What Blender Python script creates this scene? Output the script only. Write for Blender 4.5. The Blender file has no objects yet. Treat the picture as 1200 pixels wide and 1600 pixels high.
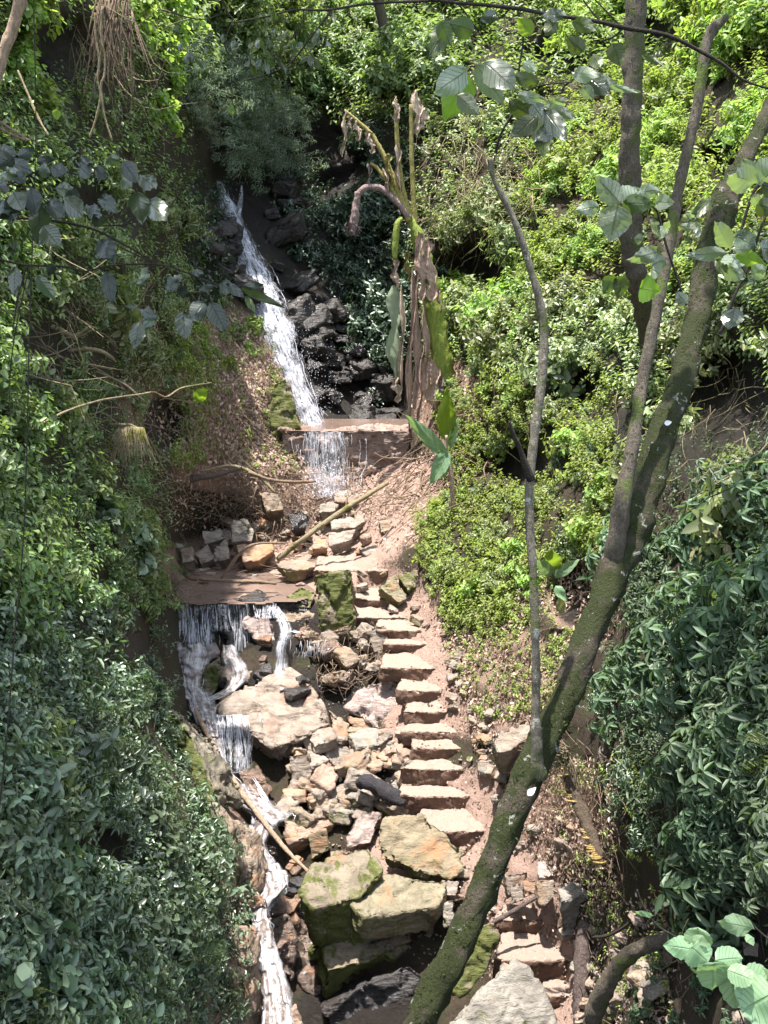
import bpy, bmesh, math, random
import numpy as np
from mathutils import Vector, noise, Matrix
R = math.radians
rnd = random.Random(7); rs = np.random.RandomState(7)
scene = bpy.context.scene
COL = scene.collection
# ------------------------------------------------------------------ camera, sky, sun, exposure
F = 1716.0; TH = R(13)
cam_d = bpy.data.cameras.new('camera'); cam = bpy.data.objects.new('camera', cam_d); COL.objects.link(cam)
cam.rotation_euler = (R(77), 0, 0); cam_d.sensor_fit = 'VERTICAL'; cam_d.sensor_height = 24; cam_d.lens = 24*F/1600
cam_d.clip_start = .05; cam_d.clip_end = 500; scene.camera = cam
SUN = Vector((-.12, -.05, .99)).normalized()
world = bpy.data.worlds.new('World'); scene.world = world; world.use_nodes = True
wn = world.node_tree; sky = wn.nodes.new('ShaderNodeTexSky'); sky.sky_type = 'NISHITA'; sky.sun_disc = False
sky.sun_elevation = math.asin(SUN.z); sky.sun_rotation = math.atan2(SUN.x, SUN.y)
hs_ = wn.nodes.new('ShaderNodeHueSaturation'); hs_.inputs['Saturation'].default_value = .55; wn.links.new(sky.outputs[0], hs_.inputs['Color']); wn.links.new(hs_.outputs[0], wn.nodes['Background'].inputs[0]); wn.nodes['Background'].inputs[1].default_value = .15
sl_ = bpy.data.lights.new('sun', 'SUN'); sl_.energy = 3.9; sl_.angle = R(.6); sl_.color = (1, .93, .86)
sun = bpy.data.objects.new('sun', sl_); COL.objects.link(sun); sun.rotation_euler = SUN.to_track_quat('Z', 'Y').to_euler()
scene.view_settings.view_transform = 'Standard'; scene.view_settings.look = 'None'
scene.view_settings.exposure = 1.98; scene.view_settings.gamma = 1
scene.render.engine = 'CYCLES'
cy = scene.cycles; cy.max_bounces = 6; cy.diffuse_bounces = 3; cy.glossy_bounces = 2; cy.transmission_bounces = 3; cy.transparent_max_bounces = 12
cy.use_denoising = True; cy.caustics_reflective = False; cy.caustics_refractive = False

# ------------------------------------------------------------------ geometry of the view: pixel of the photograph + distance -> place
CT, ST = math.cos(TH), math.sin(TH)
def ray(px, py):
    px = np.asarray(px, float); py = np.asarray(py, float); w = (800-py)/F; k = CT + w*ST
    return (px-600)/F/k, (-ST + w*CT)/k
def P(px, py, d):
    rx, rz = ray(px, py); d = np.asarray(d, float)
    return np.stack(np.broadcast_arrays(rx*d, d, rz*d), -1)
def V(px, py, d): return Vector(P(px, py, d).tolist())
def S(py, d): w = (800-py)/F; return d/(F*(CT + w*ST))          # metres per photo pixel
def slope(py): return float(ray(600, py)[1])

# stairs: chained so that each tread ends where the next riser begins
STEPS = [  # riser bottom, front edge y, back edge y, left x, right x at the front edge, left x, right x at the back
 (1590,1560,1535, 850,905, 855,900), (1535,1504,1462, 775,905, 790,898), (1468,1442,1416, 775,860, 790,852),
 None,
 (1328,1300,1266, 655,782, 665,775), (1270,1247,1228, 622,768, 632,755), (1230,1204,1188, 628,750, 650,742),
 (1190,1171,1157, 650,748, 648,738), (1158,1146,1130, 632,735, 640,722), (1128,1114,1097, 634,706, 640,698),
 (1096,1081,1063, 626,697, 632,690), (1060,1046,1022, 600,688, 606,682), (1020,1008,998, 604,688, 608,676),
 (998,986,970, 590,676, 596,668), (972,966,950, 556,640, 562,634), (950,938,918, 550,628, 556,618), (906,892,868, 494,600, 505,590)]
chain = []; d = 10.2
for s in STEPS:
    if s is None:
        z = slope(1412)*d; d = z/slope(1325)*.995; chain.append(None); continue
    z = slope(s[1])*d; d1 = z/slope(s[2]); chain.append((d, d1, z)); d = d1

# ------------------------------------------------------------------ terrain depth field
CP = """-500 -500 12,0 -500 17,400 -500 40,800 -500 40,1200 -500 30,1700 -500 22,-500 0 7.5,0 0 12,150 0 15,300 0 24,450 0 34,600 0 34,800 0 30,1000 0 26,1200 0 20,1700 0 13,
0 150 12,200 150 17,350 150 25,500 150 31,650 150 28,800 150 25,1000 150 22,1200 150 17,-500 300 6.5,0 300 11,150 300 14,250 300 19,345 280 26.4,450 300 28.3,550 300 28,650 300 25.5,800 300 22,1000 300 19,1200 300 15,1700 300 10,
0 450 10.5,150 450 14,280 450 20,400 450 24.2,500 450 26,600 450 25.6,700 450 22.8,850 450 19,1000 450 17,1200 450 13,0 600 9.5,150 600 14,250 600 18,350 600 20.5,440 620 22,490 640 22.9,550 600 24.3,620 640 23.8,680 620 21.2,800 600 18,1000 600 15,1200 600 11.5,
430 690 21.2,500 690 21.7,640 690 21.4,0 760 8.5,150 760 12.5,250 760 17,320 740 19.6,400 760 20.3,520 775 20.7,620 760 20.2,700 750 19,850 750 16,1000 750 13,1200 760 9.5,-500 700 5,1700 700 7,
0 870 8,150 870 11,225 870 14.5,290 868 19.5,400 868 19.6,480 868 19.3,555 890 17.75,620 880 17.6,700 870 16.7,850 870 14.5,1000 870 12,1200 900 8.5,250 945 16.2,290 915 18.15,380 915 18.2,460 915 18.0,290 948 17.3,380 948 17.3,470 948 17.2,380 990 16.9,290 990 16.9,300 1050 16.1,380 1050 16.1,
200 1000 12,470 1010 16.3,750 1010 14.6,850 1010 13.3,950 1010 11.8,1050 1000 9.5,1200 1020 7.5,0 1100 6.5,150 1100 9,245 1100 12.3,300 1110 15.2,420 1120 15.2,550 1120 15.2,800 1110 13.2,
-500 1100 4,1700 1100 5,0 1250 6,150 1250 7.8,290 1250 10.8,350 1235 13.6,400 1250 13.9,500 1240 13.9,800 1250 12.3,900 1250 11,1000 1250 9,1200 1250 6.5,0 1400 5.5,200 1400 7.5,340 1400 10.2,400 1400 12,550 1400 12.3,680 1400 12,930 1400 10.3,1050 1400 8.4,1200 1400 6.2,
0 1600 5,200 1600 6.5,345 1600 9.2,400 1600 10.7,550 1600 10.8,700 1600 10.6,1000 1600 8.4,1200 1600 6,-500 2000 3.3,0 2000 4,400 2000 7,800 2000 7.4,1200 2000 5,1700 2000 3.4"""
cp = [tuple(float(v) for v in t.split()) for t in CP.replace('\n', '').split(',') if t.strip()]
for s, c in zip(STEPS, chain):
    if s: cp.append(((s[3]+s[4])/2, s[2], c[1]+.05))
cp = np.array(cp)
def kern(a, b): return np.sqrt(((a[:, None, :]-b[None, :, :])**2).sum(-1) + 35.0**2)
_x = cp[:, :2]; _n = len(_x); _A = np.zeros((_n+3, _n+3)); _A[:_n, :_n] = kern(_x, _x)
_A[:_n, _n] = 1; _A[:_n, _n+1:] = _x/1000; _A[_n:, :_n] = _A[:_n, _n:].T
_w = np.linalg.solve(_A, np.concatenate([np.log(cp[:, 2]), [0, 0, 0]]))
HOLLOW = [(755,425,75,45,1.6),(1140,620,90,90,1.3),(815,730,50,40,.8),(905,610,45,40,.9),(900,930,45,60,.6),(200,1010,40,34,.7),(130,1330,80,45,.5),(90,90,80,60,.9),(60,560,50,60,.5),(255,660,40,50,.9),(1120,880,70,25,.4),(1010,60,60,40,1.5),(1180,1480,110,70,.5),(860,90,60,35,1.4),(520,250,60,70,1.2),(160,330,90,40,.7),(1150,260,60,40,.9)]
def hole(px, py):
    o = np.zeros(np.shape(px))
    for hx, hy, hrx, hry, hd in HOLLOW: o = np.maximum(o, np.exp(-(((px-hx)/hrx)**2+((py-hy)/hry)**2)**2))
    return o
def D(px, py):
    q = np.stack(np.broadcast_arrays(np.asarray(px, float), np.asarray(py, float)), -1); sh = q.shape[:-1]; q = q.reshape(-1, 2)
    out = np.concatenate([kern(c, _x) @ _w[:_n] + _w[_n] + (c/1000) @ _w[_n+1:] for c in np.array_split(q, max(1, len(q)//20000))])
    out = np.exp(out)
    for hx, hy, hrx, hry, hd in HOLLOW: out = out+hd*np.exp(-(((q[:, 0]-hx)/hrx)**2+((q[:, 1]-hy)/hry)**2)**2)
    return out.reshape(sh)
def Df(px, py): return float(D(px, py))
def G(px, py): return P(px, py, D(px, py))
def normal_at(px, py):
    a = G(np.asarray(px)+4., py)-G(np.asarray(px)-4., py); b = G(px, np.asarray(py)-4.)-G(px, np.asarray(py)+4.)
    n = np.cross(a, b); return n/np.linalg.norm(n, axis=-1, keepdims=True)

CORR = np.array([(0,340,340),(285,335,392),(330,322,420),(400,330,470),(460,300,480),(500,290,560),(560,285,640),(650,275,650),(740,262,700),(830,262,640),(900,262,650),(950,268,668),(1000,270,700),(1060,272,730),(1110,285,775),(1180,318,800),(1260,368,880),(1350,388,935),(1450,392,940),(1600,395,960),(2200,395,960)], float)
def corr(py): return np.interp(py, CORR[:, 0], CORR[:, 1]), np.interp(py, CORR[:, 0], CORR[:, 2])
def inpoly(px, py, poly):
    c = np.zeros(np.shape(px), bool); n = len(poly)
    for i in range(n):
        x0, y0 = poly[i]; x1, y1 = poly[(i+1) % n]
        if y0 == y1: continue
        c ^= ((y0 > py) != (y1 > py)) & (px < (x1-x0)*(py-y0)/(y1-y0)+x0)
    return c

# ------------------------------------------------------------------ materials
def mat(name):
    m = bpy.data.materials.new(name); m.use_nodes = True; nt = m.node_tree
    return m, nt, nt.nodes['Principled BSDF'], nt.nodes['Material Output']
def nd(nt, typ, **kw):
    n = nt.nodes.new(typ)
    for k, v in kw.items(): setattr(n, k, v)
    return n
def ramp(nt, src, stops):
    r = nt.nodes.new('ShaderNodeValToRGB'); e = r.color_ramp.elements
    while len(e) < len(stops): e.new(.5)
    for el, (p, c) in zip(e, stops): el.position = p; el.color = (*c, 1) if len(c) == 3 else c
    nt.links.new(src, r.inputs[0]); return r.outputs[0]
def noi(nt, scale, detail=4, rough=.6, coord=None, dist=0):
    n = nt.nodes.new('ShaderNodeTexNoise'); n.inputs['Scale'].default_value = scale; n.inputs['Detail'].default_value = detail
    n.inputs['Roughness'].default_value = rough; n.inputs['Distortion'].default_value = dist
    if coord is not None: nt.links.new(coord, n.inputs['Vector'])
    return n.outputs['Fac']
def mixc(nt, fac, a, b, blend='MIX'):
    m = nt.nodes.new('ShaderNodeMix'); m.data_type = 'RGBA'; m.blend_type = blend
    for v, i in ((fac, 0), (a, 6), (b, 7)):
        if isinstance(v, (int, float)): m.inputs[i].default_value = v
        elif isinstance(v, tuple): m.inputs[i].default_value = (*v, 1)
        else: nt.links.new(v, m.inputs[i])
    return m.outputs[2]
def mth(nt, op, a, b=None, clamp=False):
    m = nt.nodes.new('ShaderNodeMath'); m.operation = op; m.use_clamp = clamp
    for v, i in ((a, 0), (b, 1)):
        if v is None: continue
        if isinstance(v, (int, float)): m.inputs[i].default_value = v
        else: nt.links.new(v, m.inputs[i])
    return m.outputs[0]
def bump(nt, b, h, strength=.6, dist=.02):
    n = nt.nodes.new('ShaderNodeBump'); n.inputs['Strength'].default_value = strength; n.inputs['Distance'].default_value = dist
    nt.links.new(h, n.inputs['Height']); nt.links.new(n.outputs[0], b.inputs['Normal']); return n
def geo(nt): return nt.nodes.new('ShaderNodeNewGeometry')
def objc(nt): return nt.nodes.new('ShaderNodeTexCoord').outputs['Object']

def leaf_mat(name, dark, mid, light, trans=(.25,.4,.05), tw=.35, rough=.42, spec=.5, yellow=None):
    m, nt, b, out = mat(name); g = geo(nt); oi = nt.nodes.new('ShaderNodeObjectInfo')
    r = g.outputs['Random Per Island']
    stops = [(0, dark), (.5, mid), (1, light)]
    if yellow: stops = [(0, dark), (.45, mid), (.93, light), (.97, yellow)]
    c = ramp(nt, r, stops)
    n = noi(nt, .9, 2, .5, g.outputs['Position'])
    c = mixc(nt, mth(nt, 'MULTIPLY', ramp(nt, n, [(.35, (0,0,0)), (.7, (1,1,1))]), .45), c, light)
    hs = nt.nodes.new('ShaderNodeHueSaturation'); nt.links.new(c, hs.inputs['Color'])
    nt.links.new(mth(nt, 'ADD', mth(nt, 'MULTIPLY', oi.outputs['Random'], .05), .475), hs.inputs['Hue'])
    nt.links.new(mth(nt, 'ADD', mth(nt, 'MULTIPLY', oi.outputs['Random'], .5), .75), hs.inputs['Value'])
    nt.links.new(hs.outputs[0], b.inputs['Base Color']); b.inputs['Roughness'].default_value = rough
    b.inputs['Specular IOR Level'].default_value = spec
    t = nt.nodes.new('ShaderNodeBsdfTranslucent')
    nt.links.new(mixc(nt, .5, mixc(nt, 1., hs.outputs[0], (2.2, 2.4, 1.0), 'MULTIPLY'), trans), t.inputs['Color'])
    mx = nt.nodes.new('ShaderNodeMixShader'); mx.inputs[0].default_value = tw
    nt.links.new(b.outputs[0], mx.inputs[1]); nt.links.new(t.outputs[0], mx.inputs[2]); nt.links.new(mx.outputs[0], out.inputs[0])
    return m
L = {
 'cool': leaf_mat('leaf_shade_green', (.022,.04,.024), (.075,.12,.07), (.17,.23,.14), (.14,.27,.07), .25, .36, .8),  # bluish tone of the shaded banks put into the leaf colour
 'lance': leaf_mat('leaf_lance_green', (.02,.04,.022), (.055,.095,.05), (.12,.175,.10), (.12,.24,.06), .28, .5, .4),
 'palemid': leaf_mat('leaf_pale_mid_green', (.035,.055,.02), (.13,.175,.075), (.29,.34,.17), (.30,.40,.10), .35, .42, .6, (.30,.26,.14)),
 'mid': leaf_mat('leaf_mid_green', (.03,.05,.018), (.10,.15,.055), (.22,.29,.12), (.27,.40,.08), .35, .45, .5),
 'bright': leaf_mat('leaf_sunlit_green', (.07,.11,.03), (.15,.225,.05), (.27,.37,.10), (.42,.58,.10), .4, .48, .4, (.30,.27,.08)),  # yellow-green of leaves in sun put into the leaf colour
 'grey': leaf_mat('leaf_grey_green', (.10,.14,.10), (.18,.24,.17), (.28,.34,.26), (.25,.35,.2), .3, .45, .5),
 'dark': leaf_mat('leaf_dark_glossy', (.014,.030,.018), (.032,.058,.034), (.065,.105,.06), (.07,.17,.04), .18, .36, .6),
 'big': leaf_mat('leaf_big_silvery', (.10,.13,.095), (.14,.175,.125), (.19,.22,.165), (.22,.36,.06), .3, .38, .7),
 'olive': leaf_mat('leaf_olive', (.025,.04,.012), (.04,.06,.018), (.065,.09,.03), (.14,.22,.03), .3, .42, .4),
 'yellowish': leaf_mat('leaf_straw_green', (.09,.09,.04), (.17,.17,.08), (.28,.28,.15), (.3,.35,.1), .3, .5, .4),
 'dead': leaf_mat('leaf_dead', (.14,.09,.07), (.32,.225,.175), (.58,.46,.38), (.35,.25,.15), .15, .65, .3),
}
def bark_mat(name, a, b_, lichen=None, lamt=.6, moss=None, mamt=.5, scale=30, rough=.85, disp=.012):
    m, nt, b, out = mat(name); o = objc(nt); g = geo(nt)
    c = mixc(nt, noi(nt, scale*.5, 6, .65, g.outputs['Position']), a, b_)
    mp = nt.nodes.new('ShaderNodeMapping'); mp.inputs['Scale'].default_value = (1, 1, .25); nt.links.new(g.outputs['Position'], mp.inputs[0])
    fine = noi(nt, scale*2.2, 6, .7, mp.outputs[0])
    c = mixc(nt, mth(nt, 'MULTIPLY', ramp(nt, fine, [(.4, (1,1,1)), (.58, (0,0,0))]), .5), c, tuple(v*.35 for v in a))
    if moss:
        c = mixc(nt, ramp(nt, noi(nt, 3.5, 5, .65, g.outputs['Position']), [(.72-mamt*.5, (0,0,0)), (.82-mamt*.5, (1,1,1))]), c, mixc(nt, noi(nt, 60, 3, .7, g.outputs['Position']), moss, tuple(v*2 for v in moss)))
    if lichen:
        c = mixc(nt, ramp(nt, noi(nt, 9, 6, .7, g.outputs['Position'], .4), [(.8-lamt*.3, (0,0,0)), (.83-lamt*.3, (1,1,1))]), c, lichen)
    nt.links.new(c, b.inputs['Base Color']); b.inputs['Roughness'].default_value = rough; b.inputs['Specular IOR Level'].default_value = .25
    bump(nt, b, mth(nt, 'ADD', fine, mth(nt, 'MULTIPLY', noi(nt, scale*.6, 6, .75, g.outputs['Position']), 1.6)), 1., disp*2.2)
    return m
M = {}
M['twig'] = bark_mat('bark_twig', (.10,.075,.055), (.22,.17,.12), scale=60)
M['greenstem'] = bark_mat('green_stem', (.06,.08,.03), (.12,.13,.05), scale=60)
M['darktwig'] = bark_mat('bark_dark_twig', (.03,.026,.02), (.08,.065,.05), scale=50)
M['root'] = bark_mat('bark_pale_root', (.22,.15,.10), (.42,.32,.23), scale=50)
M['strawroot'] = bark_mat('bark_straw_root', (.25,.2,.11), (.48,.41,.27), moss=(.10,.10,.02), mamt=.35, scale=50)
M['deadwood'] = bark_mat('wood_weathered', (.07,.05,.045), (.19,.15,.135), scale=26)
M['palewood'] = bark_mat('wood_peeled', (.32,.22,.15), (.55,.42,.31), scale=26)
M['mossbark'] = bark_mat('bark_mossy', (.055,.045,.03), (.16,.135,.10), lichen=(.40,.41,.36), lamt=.58, moss=(.026,.033,.010), mamt=.62, scale=38, disp=.02)
M['lichenbark'] = bark_mat('bark_lichen', (.14,.125,.095), (.30,.275,.215), lichen=(.42,.44,.38), lamt=.68, moss=(.06,.075,.02), mamt=.35, scale=40)
M['greybark'] = bark_mat('bark_grey', (.085,.07,.052), (.20,.175,.135), lichen=(.3,.31,.26), lamt=.45, moss=(.06,.08,.02), mamt=.4, scale=34)
M['char'] = bark_mat('wood_charred', (.018,.016,.018), (.075,.07,.08), scale=22, rough=.55)
M['banana_dead'] = bark_mat('banana_dead_sheath', (.34,.225,.175), (.72,.54,.44), scale=22)
M['banana_rag'] = bark_mat('banana_dead_leaf', (.42,.31,.22), (.76,.63,.50), scale=16)
M['banana_bud'] = bark_mat('banana_withered_bud', (.17,.125,.115), (.45,.34,.32), scale=26)
M['banana_petiole'] = bark_mat('banana_petiole', (.22,.20,.05), (.42,.36,.14), scale=18)
M['banana_stem'] = bark_mat('banana_green_stem', (.17,.24,.035), (.33,.38,.08), scale=10, rough=.5)
M['fungus'] = bark_mat('yellow_shelf_fungus', (.34,.24,.08), (.60,.46,.20), scale=30)

def rock_mat(name, a, b_, stain=(.30,.15,.07), samt=.3, moss=None, mamt=.4, rough=.8, dark=None):
    m, nt, b, out = mat(name); g = geo(nt); pos = g.outputs['Position']; oi = nt.nodes.new('ShaderNodeObjectInfo')
    c = mixc(nt, ramp(nt, noi(nt, 3, 6, .65, pos), [(.3, (0,0,0)), (.7, (1,1,1))]), a, b_)
    c = mixc(nt, mth(nt, 'MULTIPLY', oi.outputs['Random'], .45), c, mixc(nt, .5, b_, stain))
    mp = nt.nodes.new('ShaderNodeMapping'); mp.inputs['Scale'].default_value = (1, 1, 5); mp.inputs['Rotation'].default_value = (.25, .18, 0); nt.links.new(pos, mp.inputs[0])
    lay = noi(nt, 5, 5, .6, mp.outputs[0])
    c = mixc(nt, mth(nt, 'MULTIPLY', ramp(nt, lay, [(.42, (1,1,1)), (.5, (0,0,0))]), .35), c, tuple(v*.5 for v in a))
    c = mixc(nt, mth(nt, 'MULTIPLY', ramp(nt, noi(nt, 2.3, 4, .6, pos, .6), [(.62-samt*.35, (0,0,0)), (.75-samt*.3, (1,1,1))]), .8), c, stain)
    c = mixc(nt, mth(nt, 'MULTIPLY', ramp(nt, noi(nt, 45, 3, .8, pos), [(.3, (1,1,1)), (.42, (0,0,0))]), .6), c, tuple(v*.4 for v in a))
    if moss:
        up = nt.nodes.new('ShaderNodeSeparateXYZ'); nt.links.new(g.outputs['Normal'], up.inputs[0])
        f = mth(nt, 'ADD', noi(nt, 3.2, 6, .7, pos), mth(nt, 'ADD', mth(nt, 'MULTIPLY', up.outputs[1], -.12), mth(nt, 'ADD', mth(nt, 'MULTIPLY', up.outputs[0], -.14), mth(nt, 'MULTIPLY', up.outputs[2], -.10))))
        c = mixc(nt, mth(nt, 'MULTIPLY', ramp(nt, f, [(.74-mamt*.5, (0,0,0)), (.84-mamt*.5, (1,1,1))]), .9), c, mixc(nt, noi(nt, 40, 4, .8, pos), tuple(v*.5 for v in moss), tuple(v*1.9 for v in moss)))
    nt.links.new(c, b.inputs['Base Color']); b.inputs['Roughness'].default_value = rough
    b.inputs['Specular IOR Level'].default_value = .6 if rough < .5 else .25
    h = mth(nt, 'ADD', mth(nt, 'MULTIPLY', lay, 1.2), mth(nt, 'ADD', noi(nt, 12, 7, .72, pos), mth(nt, 'MULTIPLY', noi(nt, 70, 4, .7, pos), .3)))
    bump(nt, b, h, .9, .035)
    return m
M['stone'] = rock_mat('sandstone_pinkish', (.17,.14,.115), (.35,.305,.26), stain=(.20,.125,.085), samt=.25)
M['stone_tan'] = rock_mat('sandstone_tan', (.17,.135,.105), (.33,.27,.215), stain=(.26,.16,.09), samt=.3, moss=(.10,.10,.035), mamt=.2)
M['stone_orange'] = rock_mat('sandstone_orange', (.20,.14,.105), (.37,.28,.22), stain=(.36,.19,.09), samt=.38, rough=.5)
M['stone_grey'] = rock_mat('stone_grey', (.15,.14,.12), (.30,.285,.25), samt=.1, moss=(.10,.105,.045), mamt=.22)
M['stone_moss'] = rock_mat('stone_mossy', (.12,.105,.08), (.25,.225,.175), samt=.12, moss=(.068,.082,.018), mamt=.6)
M['stone_olive'] = rock_mat('stone_olive_dust', (.14,.125,.085), (.26,.235,.165), samt=.15, moss=(.12,.115,.05), mamt=.36)
M['stone_wet'] = rock_mat('stone_wet_dark', (.06,.045,.038), (.16,.115,.09), samt=.3, rough=.22)
M['stone_wetlit'] = rock_mat('stone_wet_pale', (.22,.18,.17), (.38,.33,.31), samt=.1, rough=.16)
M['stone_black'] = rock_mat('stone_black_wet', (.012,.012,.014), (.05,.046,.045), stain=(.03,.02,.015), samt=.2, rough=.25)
M['cliff'] = rock_mat('cliff_rock', (.010,.009,.008), (.038,.032,.028), stain=(.025,.018,.012), samt=.3, rough=.42)  # dark rock, its near-black also carries the shadow of the recess
M['concrete'] = rock_mat('weir_concrete', (.22,.165,.14), (.40,.31,.27), stain=(.17,.11,.08), samt=.35)

def ground_mat():
    m, nt, b, out = mat('ground_soil'); g = geo(nt); pos = g.outputs['Position']
    at = nt.nodes.new('ShaderNodeAttribute'); at.attribute_name = 'soil'; sp = nt.nodes.new('ShaderNodeSeparateColor'); nt.links.new(at.outputs['Color'], sp.inputs[0])
    big = noi(nt, 1.6, 5, .6, pos); fine = noi(nt, 26, 6, .75, pos); tiny = noi(nt, 120, 4, .7, pos)
    humus = mixc(nt, fine, (.022,.017,.011), (.075,.055,.036))
    humus = mixc(nt, mth(nt, 'MULTIPLY', ramp(nt, noi(nt, 4, 5, .7, pos), [(.5, (0,0,0)), (.62, (1,1,1))]), .7), humus, (.035,.05,.012))
    path = mixc(nt, fine, (.28,.19,.15), (.46,.33,.275)); path = mixc(nt, mth(nt, 'MULTIPLY', big, .5), path, (.42,.285,.22))
    path = mixc(nt, mth(nt, 'MULTIPLY', ramp(nt, tiny, [(.33, (1,1,1)), (.45, (0,0,0))]), .5), path, (.14,.085,.06))
    lit = mixc(nt, ramp(nt, tiny, [(.35, (0,0,0)), (.6, (1,1,1))]), (.17,.105,.08), (.46,.33,.27)); lit = mixc(nt, mth(nt, 'MULTIPLY', fine, .6), lit, (.2,.13,.09))
    rk_shade = mixc(nt, fine, (.008,.007,.006), (.04,.033,.028))  # near-black for wet rock and for shade painted into the ground
    c = mixc(nt, ramp(nt, mth(nt, 'ADD', sp.outputs[1], mth(nt, 'MULTIPLY', mth(nt, 'SUBTRACT', fine, .5), .8)), [(.4, (0,0,0)), (.6, (1,1,1))]), humus, lit)
    c = mixc(nt, ramp(nt, mth(nt, 'ADD', sp.outputs[0], mth(nt, 'MULTIPLY', mth(nt, 'SUBTRACT', fine, .5), .8)), [(.4, (0,0,0)), (.6, (1,1,1))]), c, path)
    c = mixc(nt, ramp(nt, mth(nt, 'ADD', sp.outputs[2], mth(nt, 'MULTIPLY', mth(nt, 'SUBTRACT', fine, .5), .6)), [(.4, (0,0,0)), (.6, (1,1,1))]), c, rk_shade)
    nt.links.new(c, b.inputs['Base Color']); b.inputs['Specular IOR Level'].default_value = .3
    rr = nt.nodes.new('ShaderNodeMapRange'); rr.inputs[3].default_value = .9; rr.inputs[4].default_value = .4; nt.links.new(sp.outputs[2], rr.inputs[0]); nt.links.new(rr.outputs[0], b.inputs['Roughness'])
    bump(nt, b, mth(nt, 'ADD', mth(nt, 'MULTIPLY', noi(nt, 9, 6, .7, pos), 2), mth(nt, 'ADD', fine, mth(nt, 'MULTIPLY', tiny, .5))), 1., .04)
    return m
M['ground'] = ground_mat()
def soil_top_mat():
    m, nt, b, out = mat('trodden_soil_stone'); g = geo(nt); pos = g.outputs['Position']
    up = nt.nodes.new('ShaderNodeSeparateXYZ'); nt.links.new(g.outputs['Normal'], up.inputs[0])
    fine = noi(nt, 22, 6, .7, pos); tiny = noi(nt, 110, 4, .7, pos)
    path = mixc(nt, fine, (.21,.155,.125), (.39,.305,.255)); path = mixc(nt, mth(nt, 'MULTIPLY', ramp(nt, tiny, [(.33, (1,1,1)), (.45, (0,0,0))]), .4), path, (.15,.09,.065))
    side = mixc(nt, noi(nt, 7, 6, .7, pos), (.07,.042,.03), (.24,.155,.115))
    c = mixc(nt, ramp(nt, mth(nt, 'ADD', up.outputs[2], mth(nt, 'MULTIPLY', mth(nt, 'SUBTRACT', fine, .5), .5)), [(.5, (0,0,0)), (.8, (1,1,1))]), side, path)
    nt.links.new(c, b.inputs['Base Color']); b.inputs['Roughness'].default_value = .88; b.inputs['Specular IOR Level'].default_value = .2
    bump(nt, b, mth(nt, 'ADD', mth(nt, 'MULTIPLY', noi(nt, 8, 6, .7, pos), 1.5), mth(nt, 'ADD', fine, mth(nt, 'MULTIPLY', tiny, .4))), .9, .03)
    return m
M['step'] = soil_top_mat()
def water_mat(name, dens, su=26, sv=2.2, lo=.45, hi=.6, base=(.86,.88,.93), clear=False):
    m, nt, b, out = mat(name); uv = nt.nodes.new('ShaderNodeUVMap'); mp = nt.nodes.new('ShaderNodeMapping')
    mp.inputs['Scale'].default_value = (su, sv, 1); nt.links.new(uv.outputs[0], mp.inputs[0])
    g = geo(nt)
    n = noi(nt, 1, 5, .65, mp.outputs[0], .35); n2 = noi(nt, 14, 4, .7, g.outputs['Position'])
    a = ramp(nt, mth(nt, 'ADD', mth(nt, 'MULTIPLY', n, .65), mth(nt, 'MULTIPLY', n2, .35)), [(lo, (0,0,0)), (hi, (dens,dens,dens))])
    b.inputs['Base Color'].default_value = (*base, 1); b.inputs['Roughness'].default_value = .35
    sx_ = nt.nodes.new('ShaderNodeSeparateXYZ'); nt.links.new(uv.outputs[0], sx_.inputs[0])
    e_ = mth(nt, 'SUBTRACT', 1., mth(nt, 'ABSOLUTE', mth(nt, 'SUBTRACT', mth(nt, 'MULTIPLY', sx_.outputs[0], 2.), 1.)))
    edge_ = ramp(nt, mth(nt, 'ADD', e_, mth(nt, 'MULTIPLY', mth(nt, 'SUBTRACT', n, .5), .9)), [(.02, (0,0,0)), (.38, (1,1,1))])
    bump(nt, b, n2, .4, .015)
    if clear:
        b2 = nt.nodes.new('ShaderNodeBsdfPrincipled'); b2.inputs['Base Color'].default_value = (.10,.075,.06,1); b2.inputs['Roughness'].default_value = .06; b2.inputs['Specular IOR Level'].default_value = .8
        bp = nt.nodes.new('ShaderNodeBump'); bp.inputs['Distance'].default_value = .03; nt.links.new(n2, bp.inputs['Height']); nt.links.new(bp.outputs[0], b2.inputs['Normal'])
        other = b2.outputs[0]
    else:
        t = nt.nodes.new('ShaderNodeBsdfTransparent'); other = t.outputs[0]
    mx = nt.nodes.new('ShaderNodeMixShader'); nt.links.new(a, mx.inputs[0]); nt.links.new(other, mx.inputs[1]); nt.links.new(b.outputs[0], mx.inputs[2])
    fin = nt.nodes.new('ShaderNodeMixShader'); tt = nt.nodes.new('ShaderNodeBsdfTransparent'); nt.links.new(edge_, fin.inputs[0]); nt.links.new(tt.outputs[0], fin.inputs[1]); nt.links.new(mx.outputs[0], fin.inputs[2]); nt.links.new(fin.outputs[0], out.inputs[0])
    return m
M['fall'] = water_mat('falling_water', .8, 14, 2.4, .44, .62, base=(.55,.57,.64))
M['curtain'] = water_mat('water_curtain', .8, 26, .9, .47, .66, base=(.62,.64,.70))
M['foam'] = water_mat('white_water', .9, 7, 2.0, .44, .66, base=(.50,.52,.57), clear=True)
def simple(name, c, rough=.4, spec=.5):
    m, nt, b, out = mat(name); g = geo(nt); n = noi(nt, 12, 3, .6, g.outputs['Position'])
    nt.links.new(mixc(nt, n, tuple(v*.8 for v in c), tuple(min(1, v*1.15) for v in c)), b.inputs['Base Color']); b.inputs['Roughness'].default_value = rough; b.inputs['Specular IOR Level'].default_value = spec
    return m
M['drop'] = simple('water_strand', (.55,.58,.65), .25, .6)
m, nt, b, out = mat('pool_water'); g = geo(nt)
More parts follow.
